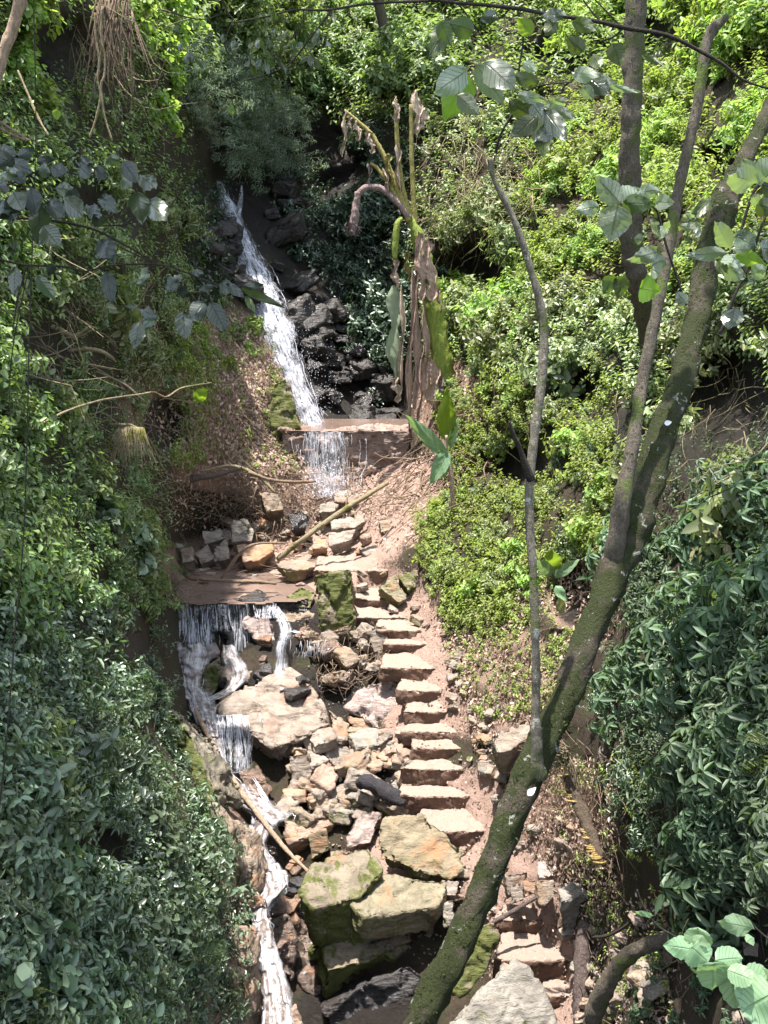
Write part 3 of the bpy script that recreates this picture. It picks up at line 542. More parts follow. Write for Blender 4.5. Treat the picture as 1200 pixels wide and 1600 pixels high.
# ------------------------------------------------------------------ boulders and stones, each by the outline of its sunlit top face
RK = """stone_moss|427,598 447,590 462,640 468,668 440,672 420,690 418,640|21.3|.3|3.5|.7|mossy leaning slab at the foot of the tall waterfall|.85
stone_moss|232,1100 262,1098 300,1150 335,1230 330,1260 290,1220|12.4|1.2|1.6|.8|long mossy rock face along the left edge of the stream|.9
stone_tan|330,1260 355,1290 378,1370 374,1430 340,1400 322,1320|11.5|1.2|2.4|.8|brown mossy bank rock left of the lower cascade|.9
stone_tan|330,1440 368,1450 384,1530 388,1640 340,1640 315,1540|10.2|1.0|2.5|.8|rough brown rock bank left of the bottom foam|.9
stone|332,1104 376,1072 453,1043 486,1068 514,1115 520,1130 470,1155 428,1170 387,1145|15.0|.05|.42|1.05|broad flat-topped pinkish boulder with water running over its left edge|.6
stone_moss|492,896 550,892 554,940 556,1000 524,1006 500,985|16.4|0|4|.5|upright mossy standing stone between the pool and the stairs|.9
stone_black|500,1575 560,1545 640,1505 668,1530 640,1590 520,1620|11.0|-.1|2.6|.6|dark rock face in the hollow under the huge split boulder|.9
stone_olive|590,915 618,898 635,935 622,942|16.9|0|1|.35|olive leaning stone beside the upper steps|.8
stone_moss|621,897 653,890 660,915 636,922|17.0|0|1|.3|small moss-covered stone at the foot of the bright plants|.8
stone_moss|450,932 467,915 492,925 485,950 457,948|17.2|0|.8|.35|dark mossy stone at the right end of the pool lip|.8
stone_tan|440,952 467,947 499,966 496,984 467,990 446,972|16.9|0|.7|.4|rounded tan rock just under the pool lip|.8
stone_wetlit|383,963 418,952 428,985 431,1005 415,1012 394,991 376,980|16.7|.1|1.3|.6|wet shining slab leaning under the pool lip|.8
stone_black|350,985 380,980 400,1010 395,1045 355,1040|16.75|0|2|.5|black wet rock behind the thin falls|.9
stone_black|280,955 350,955 355,990 330,1015 285,1015|17.1|0|6|.5|dark wet rock wall behind the falling curtain|.9
stone_tan|338,1089 376,1054 411,1035 408,1050 380,1071 345,1096|15.9|.1|1.|.25|long narrow brown rock pointing down at the stream|.8
stone_tan|345,1040 362,1036 370,1050 359,1064 345,1058|16.3|0|1.2|.3|small round stone in the white water|.7
stone_moss|300,1068 322,1044 343,1024 345,1050 341,1075 324,1092 303,1082|16.0|-.4|2.2|.35|mossy brown shard standing in the stream|.8
stone|481,1031 499,1015 520,1031 509,1043 485,1045|16.1|0|1|.35|small pale boulder under the dripping ledge|.8
stone_black|446,994 481,991 502,1005 495,1017 455,1012|16.5|0|.8|.5|black ledge with water dripping over it|.8
stone_black|452,1020 482,1020 500,1050 470,1060|16.4|0|2|.5|black boulder beneath the dripping ledge|.8
stone_wetlit|541,1106 576,1068 597,1060 614,1062 632,1085 639,1110 635,1131 604,1145 572,1117|15.1|.15|1.1|.6|big pale slab leaning against the left side of the stairs|.75
stone|597,1053 621,1059 627,1075 610,1070|15.4|0|1|.2|small white-topped stone by the middle steps|.8
stone_orange|513,1110 544,1131 572,1168 557,1173 520,1141|14.9|-.2|1|.35|wet orange rock with a trickle running down it|.8
stone_orange|537,1117 576,1124 600,1150 586,1160 555,1141|14.9|0|1.2|.35|orange-brown rock under the big pale slab|.8
stone|569,1176 604,1155 621,1159 611,1180 586,1213 569,1204|14.2|0|1.6|.4|pinkish upright block left of the lower steps|.8
stone|450,1180 481,1176 488,1204 485,1215 470,1262 458,1245 453,1215|14.0|0|3.2|.4|tall narrow block standing right of the big boulder|.85
stone_orange|488,1204 520,1197 530,1215 506,1243 492,1239|14.0|0|1.4|.35|orange-tinted angular rock in the rubble|.8
stone_tan|481,1240 516,1243 513,1271 485,1264|13.6|0|2.5|.3|squat tan block at the edge of the lower cascade|.85
stone|516,1229 558,1218 562,1243 520,1250|13.8|0|.8|.3|flat stone left of the charred log|.8
stone|502,1166 537,1159 555,1190 527,1201 506,1180|14.5|0|1.1|.35|broken pinkish rock below the orange trickle|.8
stone|470,1150 500,1158 503,1186 478,1176|14.6|0|1.5|.3|small stone leaning on the big boulder|.8
stone|625,1187 656,1190 658,1229 628,1215|13.6|0|3|.4|squarish block against the seventh step|.85
stone_orange|439,1306 446,1284 534,1277 518,1288 487,1299 450,1321|13.2|-.1|.4|.28|thin orange flagstone jutting over the cascade|.85
stone_olive|483,1306 509,1293 516,1325 487,1343|12.9|0|2.2|.4|greenish triangular rock under the flagstone|.8
stone_wetlit|540,1306 567,1266 597,1270 578,1317 542,1323|13.0|0|1|.4|pale shiny slab above the mossy block|.8
stone|521,1255 564,1248 586,1262 545,1277 527,1270|13.5|0|.6|.3|flat pink stone below the charred log|.8
stone_olive|597,1273 663,1271 677,1288 725,1328 725,1361 703,1374 644,1358 593,1339 589,1310|12.2|-.1|.75|.30|large olive slab tilted beside the path|.8
stone|788,1367 823,1363 820,1388 795,1402|11.1|0|2|.3|reddish block right of the mossy trunk|.85
stone|799,1383 816,1379 820,1405 799,1412|10.9|0|2|.2|small pinkish block in the row beside the path|.85
stone_orange|818,1377 837,1374 839,1395 820,1402|11.0|0|2|.25|small brown block in the row beside the path|.85
stone_tan|839,1377 865,1374 872,1395 848,1419 841,1409|10.8|0|1.8|.3|pale wedge-shaped block at the end of the row|.8
stone_wetlit|839,1346 860,1337 886,1335 890,1356 869,1368 841,1372|11.2|0|.3|.2|flat pale round-cornered stone on the path edge|.85
stone_grey|872,1388 905,1377 928,1380 930,1393 895,1405 876,1410|10.5|0|.3|.6|dark green-grey boulder overhanging the lower steps|.6
stone_moss|823,1292 848,1279 862,1300 845,1306 827,1303|11.8|0|.6|.3|small dark mossy stone under the fallen twigs|.8
stone|872,1451 897,1444 897,1461 880,1465|10.6|0|.8|.2|small flat stone left of the upright log|.8
stone_grey|764,1154 795,1137 828,1128 832,1147 799,1172 776,1178|12.4|0|.5|.55|grey boulder behind the forked trunk|.65
stone|697,1056 715,1018 746,1007 743,1046 715,1088 696,1100|14.9|.8|2.4|.35|long reddish slab leaning on the right bank beside the stairs|.8
stone|571,979 603,976 610,1018 592,1040 578,1004|16.0|-.3|2.2|.35|leaning slab at the left edge of the upper steps|.8
stone_orange|767,1004 802,1007 785,1025|14.3|0|1.2|.25|small red triangular stone on the right bank|.8
stone_moss|900,969 918,960 916,980 901,987|12.4|0|2|.2|yellow-green mossy stone beside the big trunk|.8
stone_grey|934,1146 967,1139 982,1210 960,1222 938,1212|10.5|.6|4|.4|greenish upright rock face in the right bank|.85
stone_moss|750,1449 772,1440 779,1465 760,1515 730,1552 704,1560 718,1514|10.3|.2|2.2|.45|mossy boulder partly behind the leaning trunk|.8
stone|303,862 324,850 341,873 312,880|19.0|0|1|.3|pale triangular rock behind the muddy pool|.8
stone|334,855 355,841 361,873 334,878|18.9|0|1.5|.3|pale flat-faced rock behind the muddy pool|.85
stone|315,831 345,824 352,841 320,850|19.3|0|1|.3|tan rock under the leafy overhang|.8
stone_grey|359,813 383,810 397,831 394,845 362,847|19.3|0|1.2|.4|rounded dark grey rock below the root tangle|.8
stone_orange|369,852 425,845 429,859 404,876 380,878|18.8|0|.8|.35|orange-pink rock at the back of the pool|.8
stone_tan|404,768 436,771 443,796 415,801|20.0|0|1.5|.4|brown rock held in the root tangle|.8
stone_black|450,803 470,797 483,806 478,824 455,829|19.6|0|1.3|.35|black wet boulder under the fallen pole|.7
stone|516,813 545,806 572,812 555,824 520,826|19.4|0|.3|.25|flat pink slab right of the fallen pole|.85
stone|513,833 555,827 551,843 515,854|18.9|0|.7|.3|flat reddish rock above the landing|.8
stone_orange|490,842 510,840 512,856 488,858|18.7|0|.8|.25|small orange rock above the landing|.8
stone_tan|590,812 605,808 612,828 595,832|18.9|0|1.2|.25|small tan rock among the roots on the right|.8
stone_grey|497,790 515,783 530,787 522,799 500,801|20.1|0|.5|.3|grey stone at the foot of the weir fall|.8
stone|520,768 545,766 560,776 548,786 522,784|20.4|0|.5|.3|rounded pink stone under the weir curtain|.7
stone|280,858 300,852 305,875 284,880|18.6|0|1|.3|small stone at the left edge of the pool|.8
stone_tan|430,880 470,874 500,882 480,892 445,893|18.2|0|.15|.2|flat muddy stone in the pool|.85
stone|560,856 592,850 600,862 572,868|18.5|0|.4|.3|flat stone right of the landing|.8
stone_grey|610,1225 622,1215 640,1222 636,1236 616,1238|13.7|0|1|.25|dark stone wedged under the sixth step|.8
stone|745,1190 768,1186 772,1208 750,1214|13.0|0|1.2|.25|purplish stone right of the seventh step|.8
stone_grey|688,1412 708,1405 712,1440 694,1450|11.4|0|2|.3|pale broken stone between mossy block and trunk|.8
stone|690,1375 718,1378 712,1400 692,1398|11.7|0|1|.25|small pink stone beside the large mossy block|.8
stone_tan|765,1320 790,1312 800,1326 775,1334|11.9|0|.5|.2|low stone on the path right of the leaning trunk|.8
stone_wet|415,1410 445,1396 472,1400 460,1425 425,1432|12.1|0|.7|.5|orange-edged wet rock in the lower stream|.8
stone_wet|422,1440 448,1432 462,1470 455,1530 432,1510|11.6|0|3|.5|dark wet rock beside the bottom cascade|.85
stone_orange|440,1590 462,1570 474,1605 450,1625|10.7|0|1.5|.4|orange wet rock at the bottom edge of the stream|.8
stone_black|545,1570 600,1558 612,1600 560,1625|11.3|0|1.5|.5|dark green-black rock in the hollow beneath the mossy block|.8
stone_wet|408,1290 440,1285 450,1330 470,1380 430,1390 412,1340|13.5|0|3|.5|black wet rock wall beside the lower cascade|.9
stone_wet|372,1205 402,1195 425,1235 410,1262 384,1245|14.0|0|1.2|.5|dark rounded rock where the two falls meet|.7
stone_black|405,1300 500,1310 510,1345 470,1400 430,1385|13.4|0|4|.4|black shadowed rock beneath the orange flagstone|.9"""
for line in RK.split('\n'):  # the rock face under the split boulder carries its shadow in the black
    mm, poly, d0, sx, sy, th, lab, tp = line.split('|'); poly = [tuple(float(v) for v in p.split(',')) for p in poly.split()]
    d0 = float(d0); cx = sum(p[0] for p in poly)/len(poly); cy_ = sum(p[1] for p in poly)/len(poly)
    slab('boulder' if (max(p[0] for p in poly)-min(p[0] for p in poly))*S(cy_, d0) > .45 else 'stone', poly, d0, float(sx), float(sy), float(th), mm, lab, 'rock', rough=.045, bev=.014, strata=.022, taper=float(tp))
# the large mossy block: two layers over a dark undercut
blk = empty('layered_boulder', V(560, 1560, 11.6), 'huge split boulder with a mossy left face and dark undercut', 'boulder')
def piece(nm, poly, d0, sx, sy, th, m, tp, st=.02, drop=None):
    o = hull(nm, slab_pts(poly, d0, sx, sy, th, tp, drop), M[m], None, seed=poly[0][0] % 89, rough=.045, bev=.018, strata=st, origin=False)
    o.parent = blk; o.data.transform(Matrix.Translation(-blk.location)); return o
piece('mossy_block', [(472,1394),(487,1354),(531,1325),(577,1319),(590,1345),(598,1362),(560,1402),(523,1412),(487,1418)], 11.55, .08, .30, 1.35, 'stone_moss', .92)
piece('upper_slab', [(548,1410),(582,1362),(640,1366),(699,1376),(698,1394),(681,1418),(567,1433)], 11.5, -.05, .25, .42, 'stone_olive', .93)
piece('lower_slab', [(500,1478),(560,1446),(690,1428),(672,1462),(580,1500),(510,1520)], 11.5, -.12, .5, .55, 'stone_moss', .95)
piece('undercut_rock', [(440,1442),(470,1430),(665,1450),(658,1500),(560,1545),(495,1560),(455,1520)], 11.75, 0, .8, 1.2, 'stone_wet', .95)
slab('boulder', [(690,1640),(700,1600),(740,1556),(795,1502),(820,1503),(841,1528),(869,1584),(875,1640)], 9.3, 0, .9, .7, 'stone_grey', 'big grey pointed boulder with lichen at the bottom edge', 'boulder', strata=.006, taper=.9)

# ------------------------------------------------------------------ weir and pool ledge
def boxhull(name, x0, x1, y0, d0, d1, z0, z1, m, label, cat, seed, rough=.012):
    pts = [Vector((x0+(x1-x0)*t, d0+(.04 if t in (0, 1) else 0), z1+.02*math.sin(t*9))) for t in (0, .3, .7, 1)]+[Vector((x, d1, z1)) for x in (x0, x1)]+[Vector((x, dd, z0)) for x in (x0, x1) for dd in (d0+.06, d1)]
    return tag(hull(name, pts, M[m], None, seed=seed, edge=.04, rough=rough, bev=.02, size=1.2), label, cat)
ZW = slope(673)*21.0
boxhull('weir', float(P(438,672,21)[0]), float(P(640,672,21)[0]), 0, 21.0, 21.7, ZW-1.35, ZW, 'concrete', 'rough brown weir wall with the waterfall spilling over its left half', 'weir', 5, .05)
boxhull('ledge', float(P(430,745,20.9)[0]), float(P(610,745,20.9)[0]), 0, 20.75, 21.2, ZW-2.0, ZW-1.22, 'stone_wet', 'dark eroded footing under the weir wall', 'ledge', 8, .06)
ZP = slope(941)*17.0
boxhull('ledge', float(P(255,941,17)[0]), float(P(484,941,17)[0]), 0, 17.02, 17.5, ZP-1.2, ZP-.015, 'stone_black', 'straight dark ledge holding back the muddy pool', 'ledge', 6, .05)

# ------------------------------------------------------------------ water
def flat_water(name, poly, z, m, label, n=60):
    pts = [];
    for px, py in poly: rx, rz = ray(px, py); dd = z/rz; pts.append((rx*dd, dd))
    pts = np.array(pts); x0, y0 = pts.min(0)-.05; x1, y1 = pts.max(0)+.05
    X, Y = np.meshgrid(np.linspace(x0, x1, n), np.linspace(y0, y1, n)); ins = inpoly(X, Y, [tuple(p) for p in pts])
    Z = z+np.array([noise.noise(Vector((a*3, b_*3, 0)))*.008 for a, b_ in zip(X.ravel(), Y.ravel())]).reshape(X.shape)
    i = np.arange(n*n).reshape(n, n); f = np.stack([i[:-1, :-1], i[:-1, 1:], i[1:, 1:], i[1:, :-1]], -1)
    keep = ins[:-1, :-1] | ins[1:, 1:] | ins[1:, :-1] | ins[:-1, 1:]
    return tag(mesh(name, np.stack([X, Y, Z], -1).reshape(-1, 3), [f[keep]], M[m]), label, None, None, 'structure')
flat_water('pool', [(256,939),(275,942),(292,940),(310,944),(330,943),(350,940),(368,944),(392,941),(410,943),(430,939),(455,940),(478,935),(500,920),(520,900),(520,880),(420,862),(300,862),(250,880),(250,920)], ZP+.005, 'pool', 'shallow muddy pool behind the dark ledge')
_pool_z = ZP
flat_water('upper_pool', [(440,673),(632,673),(640,655),(440,655)], ZW-.02, 'pool', 'thin sheet of water lying behind the weir', 30)
def ribbon(mb, pts, n=60, k=9, bulge=.08, off=0., jit=.03, seed=0):
    w, rad = px_path(pts, n); t = np.linspace(-1, 1, k); v = np.zeros((n, k, 3)); rr = np.random.RandomState(seed)
    seglen = np.concatenate([[0], np.cumsum(np.linalg.norm(np.diff(w, axis=0), axis=1))])
    for j in range(k):
        v[:, j] = w; v[:, j, 0] += rad*t[j]*(1+.15*np.sin(seglen*7+t[j]*2+seed)); v[:, j, 1] -= bulge*rad/rad.mean()*(1-t[j]**2)+off
    for i_ in range(n):
        for j in range(k): v[i_, j, 1] += jit*noise.noise(Vector(v[i_, j]*np.array([9, 9, 4]))+Vector((seed, 0, 0)))*2; 
    i = np.arange(n*k).reshape(n, k); f = np.stack([i[:-1, :-1], i[1:, :-1], i[1:, 1:], i[:-1, 1:]], -1).reshape(-1, 4)
    uv = np.stack(np.broadcast_arrays((t*.5+.5)[None], seglen[:, None]), -1).reshape(-1, 2)
    mb.add(v.reshape(-1, 3), f, (), uv); return w, rad
def strands(mb, pts, num, seed, rmin=.004, rmax=.014, lmin=.05, lmax=.3, spread=.95, front=.1, wig=.02):
    r = np.random.RandomState(seed); w, rad = px_path(pts, 120)
    for _ in range(num):
        a = r.rand()**.8*(1-lmin); ln = r.uniform(lmin, lmax); b_ = min(1, a+ln); i0, i1 = int(a*119), max(int(b_*119), int(a*119)+3); i1 = min(i1, 119)
        if i1-i0 < 2: continue
        u = np.clip(r.randn()*.5, -1, 1)*spread; ii = np.linspace(i0, i1, 6).astype(int); q = w[ii].copy()
        q[:, 0] += rad[ii]*u+np.cumsum(r.randn(6))*wig*.3; q[:, 1] -= front*(1-u*u)*r.uniform(.6, 1.5)+.02
        mb.tube(q, r.uniform(rmin, rmax)*np.array([.3, .8, 1, 1, .7, .2]), 4)
def drops(mb, cx, cy, d0, rx, ry, num, seed, size=.012):
    r = np.random.RandomState(seed); o = np.array([[1,0,0],[-1,0,0],[0,1,0],[0,-1,0],[0,0,1.8],[0,0,-1.8]], float)
    f = np.array([[0,2,4],[2,1,4],[1,3,4],[3,0,4],[2,0,5],[1,2,5],[3,1,5],[0,3,5]])
    for _ in range(num):
        p = P(cx+r.randn()*rx, cy+r.randn()*ry, d0-abs(r.randn())*.15); mb.add(o*size*r.uniform(.3, 1.)+p, (), f)
WF = [(342,283,26.0,5),(347,300,25.8,8),(356,330,25.5,17),(372,370,25.0,21),(386,405,24.5,26),(401,445,24.0,31),(416,490,23.5,34),(432,535,23.1,33),(449,580,22.7,27),(466,620,22.4,25),(480,650,22.2,25),(488,672,22.1,32)]
mb = MB(); ribbon(mb, WF, 90, 13, .10, 0, .05, 1); ribbon(mb, WF, 90, 13, .22, .02, .06, 5); ribbon(mb, [(x+3, y, d_, r_*.7) for x, y, d_, r_ in WF], 90, 9, .16, .08, .06, 2)
ribbon(mb, [(378,290,26,2),(376,310,25.9,4),(370,340,25.6,7),(368,362,25.3,8)], 20, 5, .05, 0, .03, 3)
wf = mb.build('waterfall', M['fall']); tag(wf, 'tall white waterfall sliding down the dark rock face', None, None, 'structure')
mb = MB(); strands(mb, WF, 170, 3, .003, .007, .03, .12, 1.15, .14, .05)
for q in range(1, 11): drops(mb, WF[q][0]+10, WF[q][1], WF[q][2]-.1, WF[q][3]*.9, 18, 26, q, .008)
drops(mb, 500, 600, 22.6, 22, 45, 260, 50, .008); drops(mb, 478, 560, 22.9, 16, 40, 160, 51, .008)
mb.build('water_strands', M['drop'], wf)
CW = [(508,674,20.97,32),(508,700,20.90,34),(509,728,20.85,33),(512,750,20.75,27),(516,776,20.6,24)]
mb = MB(); ribbon(mb, CW, 40, 15, .02, .03, .02, 4); ribbon(mb, CW, 40, 15, .06, .05, .03, 14); ribbon(mb, [(500,674,21.2,36),(500,662,22.2,36)], 12, 7, 0, 0, .02, 9)
cw = mb.build('weir_fall', M['curtain']); tag(cw, 'short lacy curtain of water falling over the weir', None, None, 'structure')
mb = MB(); strands(mb, CW, 150, 8, .002, .006, .08, .35, 1.9, .05, .03); drops(mb, 510, 740, 20.7, 16, 14, 160, 9); drops(mb, 515, 772, 20.5, 14, 5, 120, 10); mb.build('water_strands', M['drop'], cw)
SP_ = [(428,946,16.7,9),(438,962,16.4,9),(446,985,16.1,10),(440,1010,15.95,9),(440,1035,15.9,10),(438,1056,15.7,13)]
mb = MB()
for cx_, hw, yb, sd in ((308,24,1010,1),(345,20,985,2),(376,16,1035,3),(285,10,990,5),(412,18,965,6)):
    pts = [(cx_,941,17.03,hw),(cx_,946,16.96,hw),(cx_+1,(941+yb)/2,16.9,hw*.95),(cx_+2,yb,16.7,hw*1.1)]; ribbon(mb, pts, 24, 9, .02, .02, .02, sd)
ribbon(mb, SP_ , 30, 7, .03, .02, .02, 8); ribbon(mb, SP_ , 30, 7, .05, .03, .02, 9)
lf_ = mb.build('ledge_fall', M['curtain']); tag(lf_, 'thin broken curtain of water dropping off the pool ledge', None, None, 'structure')
mb = MB()
for cx_, hw, yb, num, sd in ((310,20,1012,70,1),(345,18,985,16,2),(378,9,1030,45,3),(286,8,1000,16,5),(412,16,965,22,6)):
    strands(mb, [(cx_,941,17.0,hw),(cx_+1,(941+yb)/2,16.85,hw*.95),(cx_+2,yb,16.6,hw*1.05)], int(num*.7), sd+20, .0015, .005, .25, .9, 1.5, .04, .02)
SP = [(428,948,16.7,6),(438,962,16.4,5),(446,985,16.1,6),(440,1010,15.95,6),(440,1035,15.9,7),(438,1056,15.7,8)]
strands(mb, SP, 34, 31, .002, .006, .15, .5, .9, .05, .02)
strands(mb, [(452,985,16.2,6),(462,986,16.2,5),(466,988,16.2,4)], 10, 33, .005, .01, .3, .8, .9, .03, .02)
strands(mb, [(482,998,15.85,22),(482,1012,15.8,22),(480,1028,15.8,22)], 30, 34, .002, .006, .3, .8, 1.3, .03, .02)
mb.build('water_strands', M['drop'], lf_)
mb = MB(); STM = [(a_, b_, c_, e_*(.95 if b_ > 1280 else .86)) for a_, b_, c_, e_ in [(300,1005,16.3,26),(300,1022,16.15,32),(297,1045,15.9,28),(300,1070,15.6,20),(308,1092,15.3,22),(318,1112,15.0,24),(326,1135,14.7,17),(335,1165,14.3,13),(348,1200,13.9,15),(370,1232,13.6,22),(402,1255,13.35,34),(424,1272,13.2,34),(412,1290,13.0,22),(404,1318,12.7,14),(412,1345,12.45,18),(422,1370,12.2,24),(424,1386,12.0,27),(414,1402,11.8,22),(406,1425,11.6,15),(410,1455,11.3,17),(418,1490,11.0,19),(426,1530,10.7,21),(434,1575,10.4,24),(440,1620,10.1,30),(445,1700,9.6,34)]]
ribbon(mb, STM, 220, 15, .10, .06, .035, 6); ribbon(mb, [(a_, b_-6, c_-.12, e_*1.1) for a_, b_, c_, e_ in STM], 220, 15, .14, .05, .05, 16); ribbon(mb, [(355,1006,16.2,10),(362,1025,16.0,16),(372,1050,15.8,18),(360,1075,15.6,12),(330,1092,15.3,16)], 30, 7, .05, .0, .03, 7)
st = mb.build('stream', M['foam']); tag(st, 'foaming stream tumbling down the left side of the stairs', None, None, 'structure')
mb = MB(); strands(mb, STM, 200, 41, .002, .006, .008, .04, 1.1, .16, .05)
for q in STM[::2]: drops(mb, q[0], q[1], q[2]-.1, q[3]*.7, 8, 26, int(q[1]), .008)
cbm = MB(); CB_ = [(360,1114,14.75,30),(361,1130,14.55,32),(362,1160,14.4,32),(364,1204,14.2,28)]; ribbon(cbm, CB_, 30, 13, .03, .02, .03, 3); ribbon(cbm, CB_, 30, 13, .06, .03, .03, 13); cbm.build('side_curtain', M['curtain'], st)
CB = [(360,1116,14.75,24),(361,1130,14.55,27),(362,1160,14.4,27),(364,1200,14.2,24)]
strands(mb, CB, 60, 42, .0015, .005, .1, .4, 1.9, .05, .03)
strands(mb, [(392,1205,13.6,5),(410,1235,13.3,5),(422,1256,13.2,6)], 14, 43, .006, .012, .3, .8, .8, .05, .02)
strands(mb, [(552,1142,14.6,3),(565,1158,14.5,4),(572,1176,14.3,5)], 22, 44, .005, .011, .3, .8, .8, .05, .02)
mb.build('water_strands', M['drop'], st)
# ------------------------------------------------------------------ loose stones: a few shapes copied over the rubble
INST = []; SH = {}
for i in range(7):
    rr = random.Random(i+40); pts = []
    for a in (-1, 1):
        for b_ in (-1, 1):
            for c in (-1, 1): pts.append(Vector((a*rr.uniform(.6, 1), b_*rr.uniform(.5, .9), c*rr.uniform(.35, .65))))
    pts += [Vector((rr.uniform(-1, 1), rr.uniform(-.8, .8), rr.uniform(.5, .75))), Vector((rr.uniform(.9, 1.15), 0, rr.uniform(-.3, .3)))]
    o = hull('stone', pts, M['stone'], None, seed=i+11, edge=.12, rough=.05, bev=.05, strata=.02, origin=False); SH[i] = o.data; COL.objects.unlink(o); bpy.data.objects.remove(o)
SHM = {}
def shm(i, m):
    if (i, m) not in SHM:
        me = SH[i].copy(); me.materials.clear(); me.materials.append(M[m]); SHM[i, m] = me
    return SHM[i, m]
r3 = random.Random(5)
def scatter_stones(poly, n, smin, smax, mats_, label, group, lift=.3):
    xs = [p[0] for p in poly]; ys = [p[1] for p in poly]; k = 0
    while k < n:
        x, y = r3.uniform(min(xs), max(xs)), r3.uniform(min(ys), max(ys))
        if not inpoly(np.array(x), np.array(y), poly): continue
        k += 1; s = r3.uniform(smin, smax)*(1 if r3.random() < .75 else 1.5)*S(y, Df(x, y))*.5
        o = bpy.data.objects.new('cliff_rock' if 'jagged' in label else 'loose_stone', shm(r3.randrange(7), r3.choice(mats_))); COL.objects.link(o)
        o.location = P(x, y, Df(x, y)-s*.6)+np.array([0, 0, s*lift]); o.rotation_euler = (r3.uniform(-.5, .5), r3.uniform(-.5, .5), r3.uniform(0, 6.3)); o.scale = (s, s*r3.uniform(.7, 1.1), s*r3.uniform(.6, 1.1))
        tag(o, label, 'rock' if 'jagged' in label else 'stone', group); INST.append((o, x, y, s))
scatter_stones([(470,1150),(640,1150),(650,1240),(600,1290),(440,1290),(455,1230)], 62, 20, 44, ['stone', 'stone_tan', 'stone_orange', 'stone_grey'], 'loose broken stone in the rubble between the big boulder and the lower stairs', 'rubble stones beside the lower stairs')
scatter_stones([(470,990),(575,985),(600,1050),(540,1100),(500,1060)], 24, 14, 32, ['stone', 'stone_tan', 'stone_wet'], 'loose stone in the twig-strewn rubble under the standing mossy stone', 'rubble stones under the standing stone')
scatter_stones([(272,840),(470,790),(600,790),(610,860),(480,870),(290,905)], 40, 10, 28, ['stone', 'stone_tan', 'stone_orange', 'stone_grey'], 'loose stone behind the muddy pool below the weir', 'stones behind the pool')
for k in range(30):
    x, y = r3.uniform(262, 500), r3.choice([r3.uniform(872, 892), r3.uniform(885, 915), r3.uniform(925, 936) if k % 5 == 0 else 880]); dd = ZP/slope(y); s = r3.uniform(7, 20)*S(y, dd)*.5
    o = bpy.data.objects.new('loose_stone', shm(r3.randrange(7), r3.choice(['stone', 'stone_tan', 'stone_wetlit', 'stone_wet']))); COL.objects.link(o)
    o.location = P(x, y, dd)+np.array([0, 0, s*.1]); o.rotation_euler = (r3.uniform(-.3, .3), r3.uniform(-.3, .3), r3.uniform(0, 6.3)); o.scale = (s*1.3, s, s*.55); tag(o, 'small stone in the muddy pool', 'stone', 'stones in the muddy pool'); INST.append((o, x, y, s))
scatter_stones([(555,890),(650,900),(665,960),(700,1000),(560,1000)], 18, 8, 20, ['stone', 'stone_tan'], 'small stone along the edges of the upper steps', 'stones along the upper steps')
scatter_stones([(735,1010),(880,960),(930,900),(960,960),(880,1080),(820,1130),(740,1130)], 26, 6, 20, ['stone', 'stone_tan', 'stone_orange', 'stone_grey'], 'small stone in the leaf litter of the right bank beside the slim trunk', 'stones on the right bank')
scatter_stones([(740,1180),(800,1190),(800,1260),(870,1280),(930,1300),(940,1370),(880,1350),(790,1330),(770,1260)], 22, 8, 24, ['stone', 'stone_tan', 'stone_grey'], 'small stone on the path edge right of the leaning trunk', 'stones by the leaning trunk')
scatter_stones([(580,1320),(760,1330),(780,1400),(770,1440),(700,1450),(690,1370)], 14, 6, 18, ['stone', 'stone_grey', 'stone_tan'], 'small stone on the trodden ground around the olive slab', 'stones around the olive slab')
scatter_stones([(900,1440),(1000,1430),(1030,1600),(900,1640)], 22, 12, 38, ['stone_grey', 'stone_tan', 'stone'], 'rough stone in the dirt slope right of the upright log', 'stones right of the upright log')
scatter_stones([(340,1400),(400,1400),(420,1640),(330,1640)], 18, 14, 40, ['stone_tan', 'stone_wet', 'stone_grey'], 'brown stone in the left bank of the bottom cascade', 'stones left of the bottom cascade')
scatter_stones([(285,1000),(480,1000),(500,1050),(470,1090),(300,1090)], 14, 12, 30, ['stone_wet', 'stone_wetlit', 'stone_black'], 'wet stone in the splash zone under the pool ledge', 'wet stones below the ledge')
scatter_stones([(400,1240),(500,1240),(470,1420),(420,1600),(395,1400)], 12, 12, 30, ['stone_wet', 'stone_black', 'stone_orange'], 'wet stone at the edge of the lower cascade', 'wet stones of the lower cascade')
scatter_stones([(1000,1490),(1200,1480),(1200,1640),(960,1640)], 16, 16, 44, ['stone_wet', 'stone_grey'], 'dark stone in the shaded soil at the bottom right', 'dark stones at bottom right', .2)
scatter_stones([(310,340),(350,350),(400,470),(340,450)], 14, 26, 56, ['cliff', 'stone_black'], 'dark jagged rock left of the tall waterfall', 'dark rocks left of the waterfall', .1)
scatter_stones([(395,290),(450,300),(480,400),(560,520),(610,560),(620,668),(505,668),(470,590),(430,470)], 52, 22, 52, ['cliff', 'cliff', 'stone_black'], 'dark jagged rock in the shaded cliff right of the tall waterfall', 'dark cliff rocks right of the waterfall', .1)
scatter_stones([(688,1020),(712,1020),(730,1100),(775,1160),(790,1215),(765,1235),(745,1170),(705,1110)], 20, 10, 24, ['stone', 'stone_tan', 'stone_grey'], 'small stone wedged along the right side of the stairs', 'stones along the right side of the stairs')
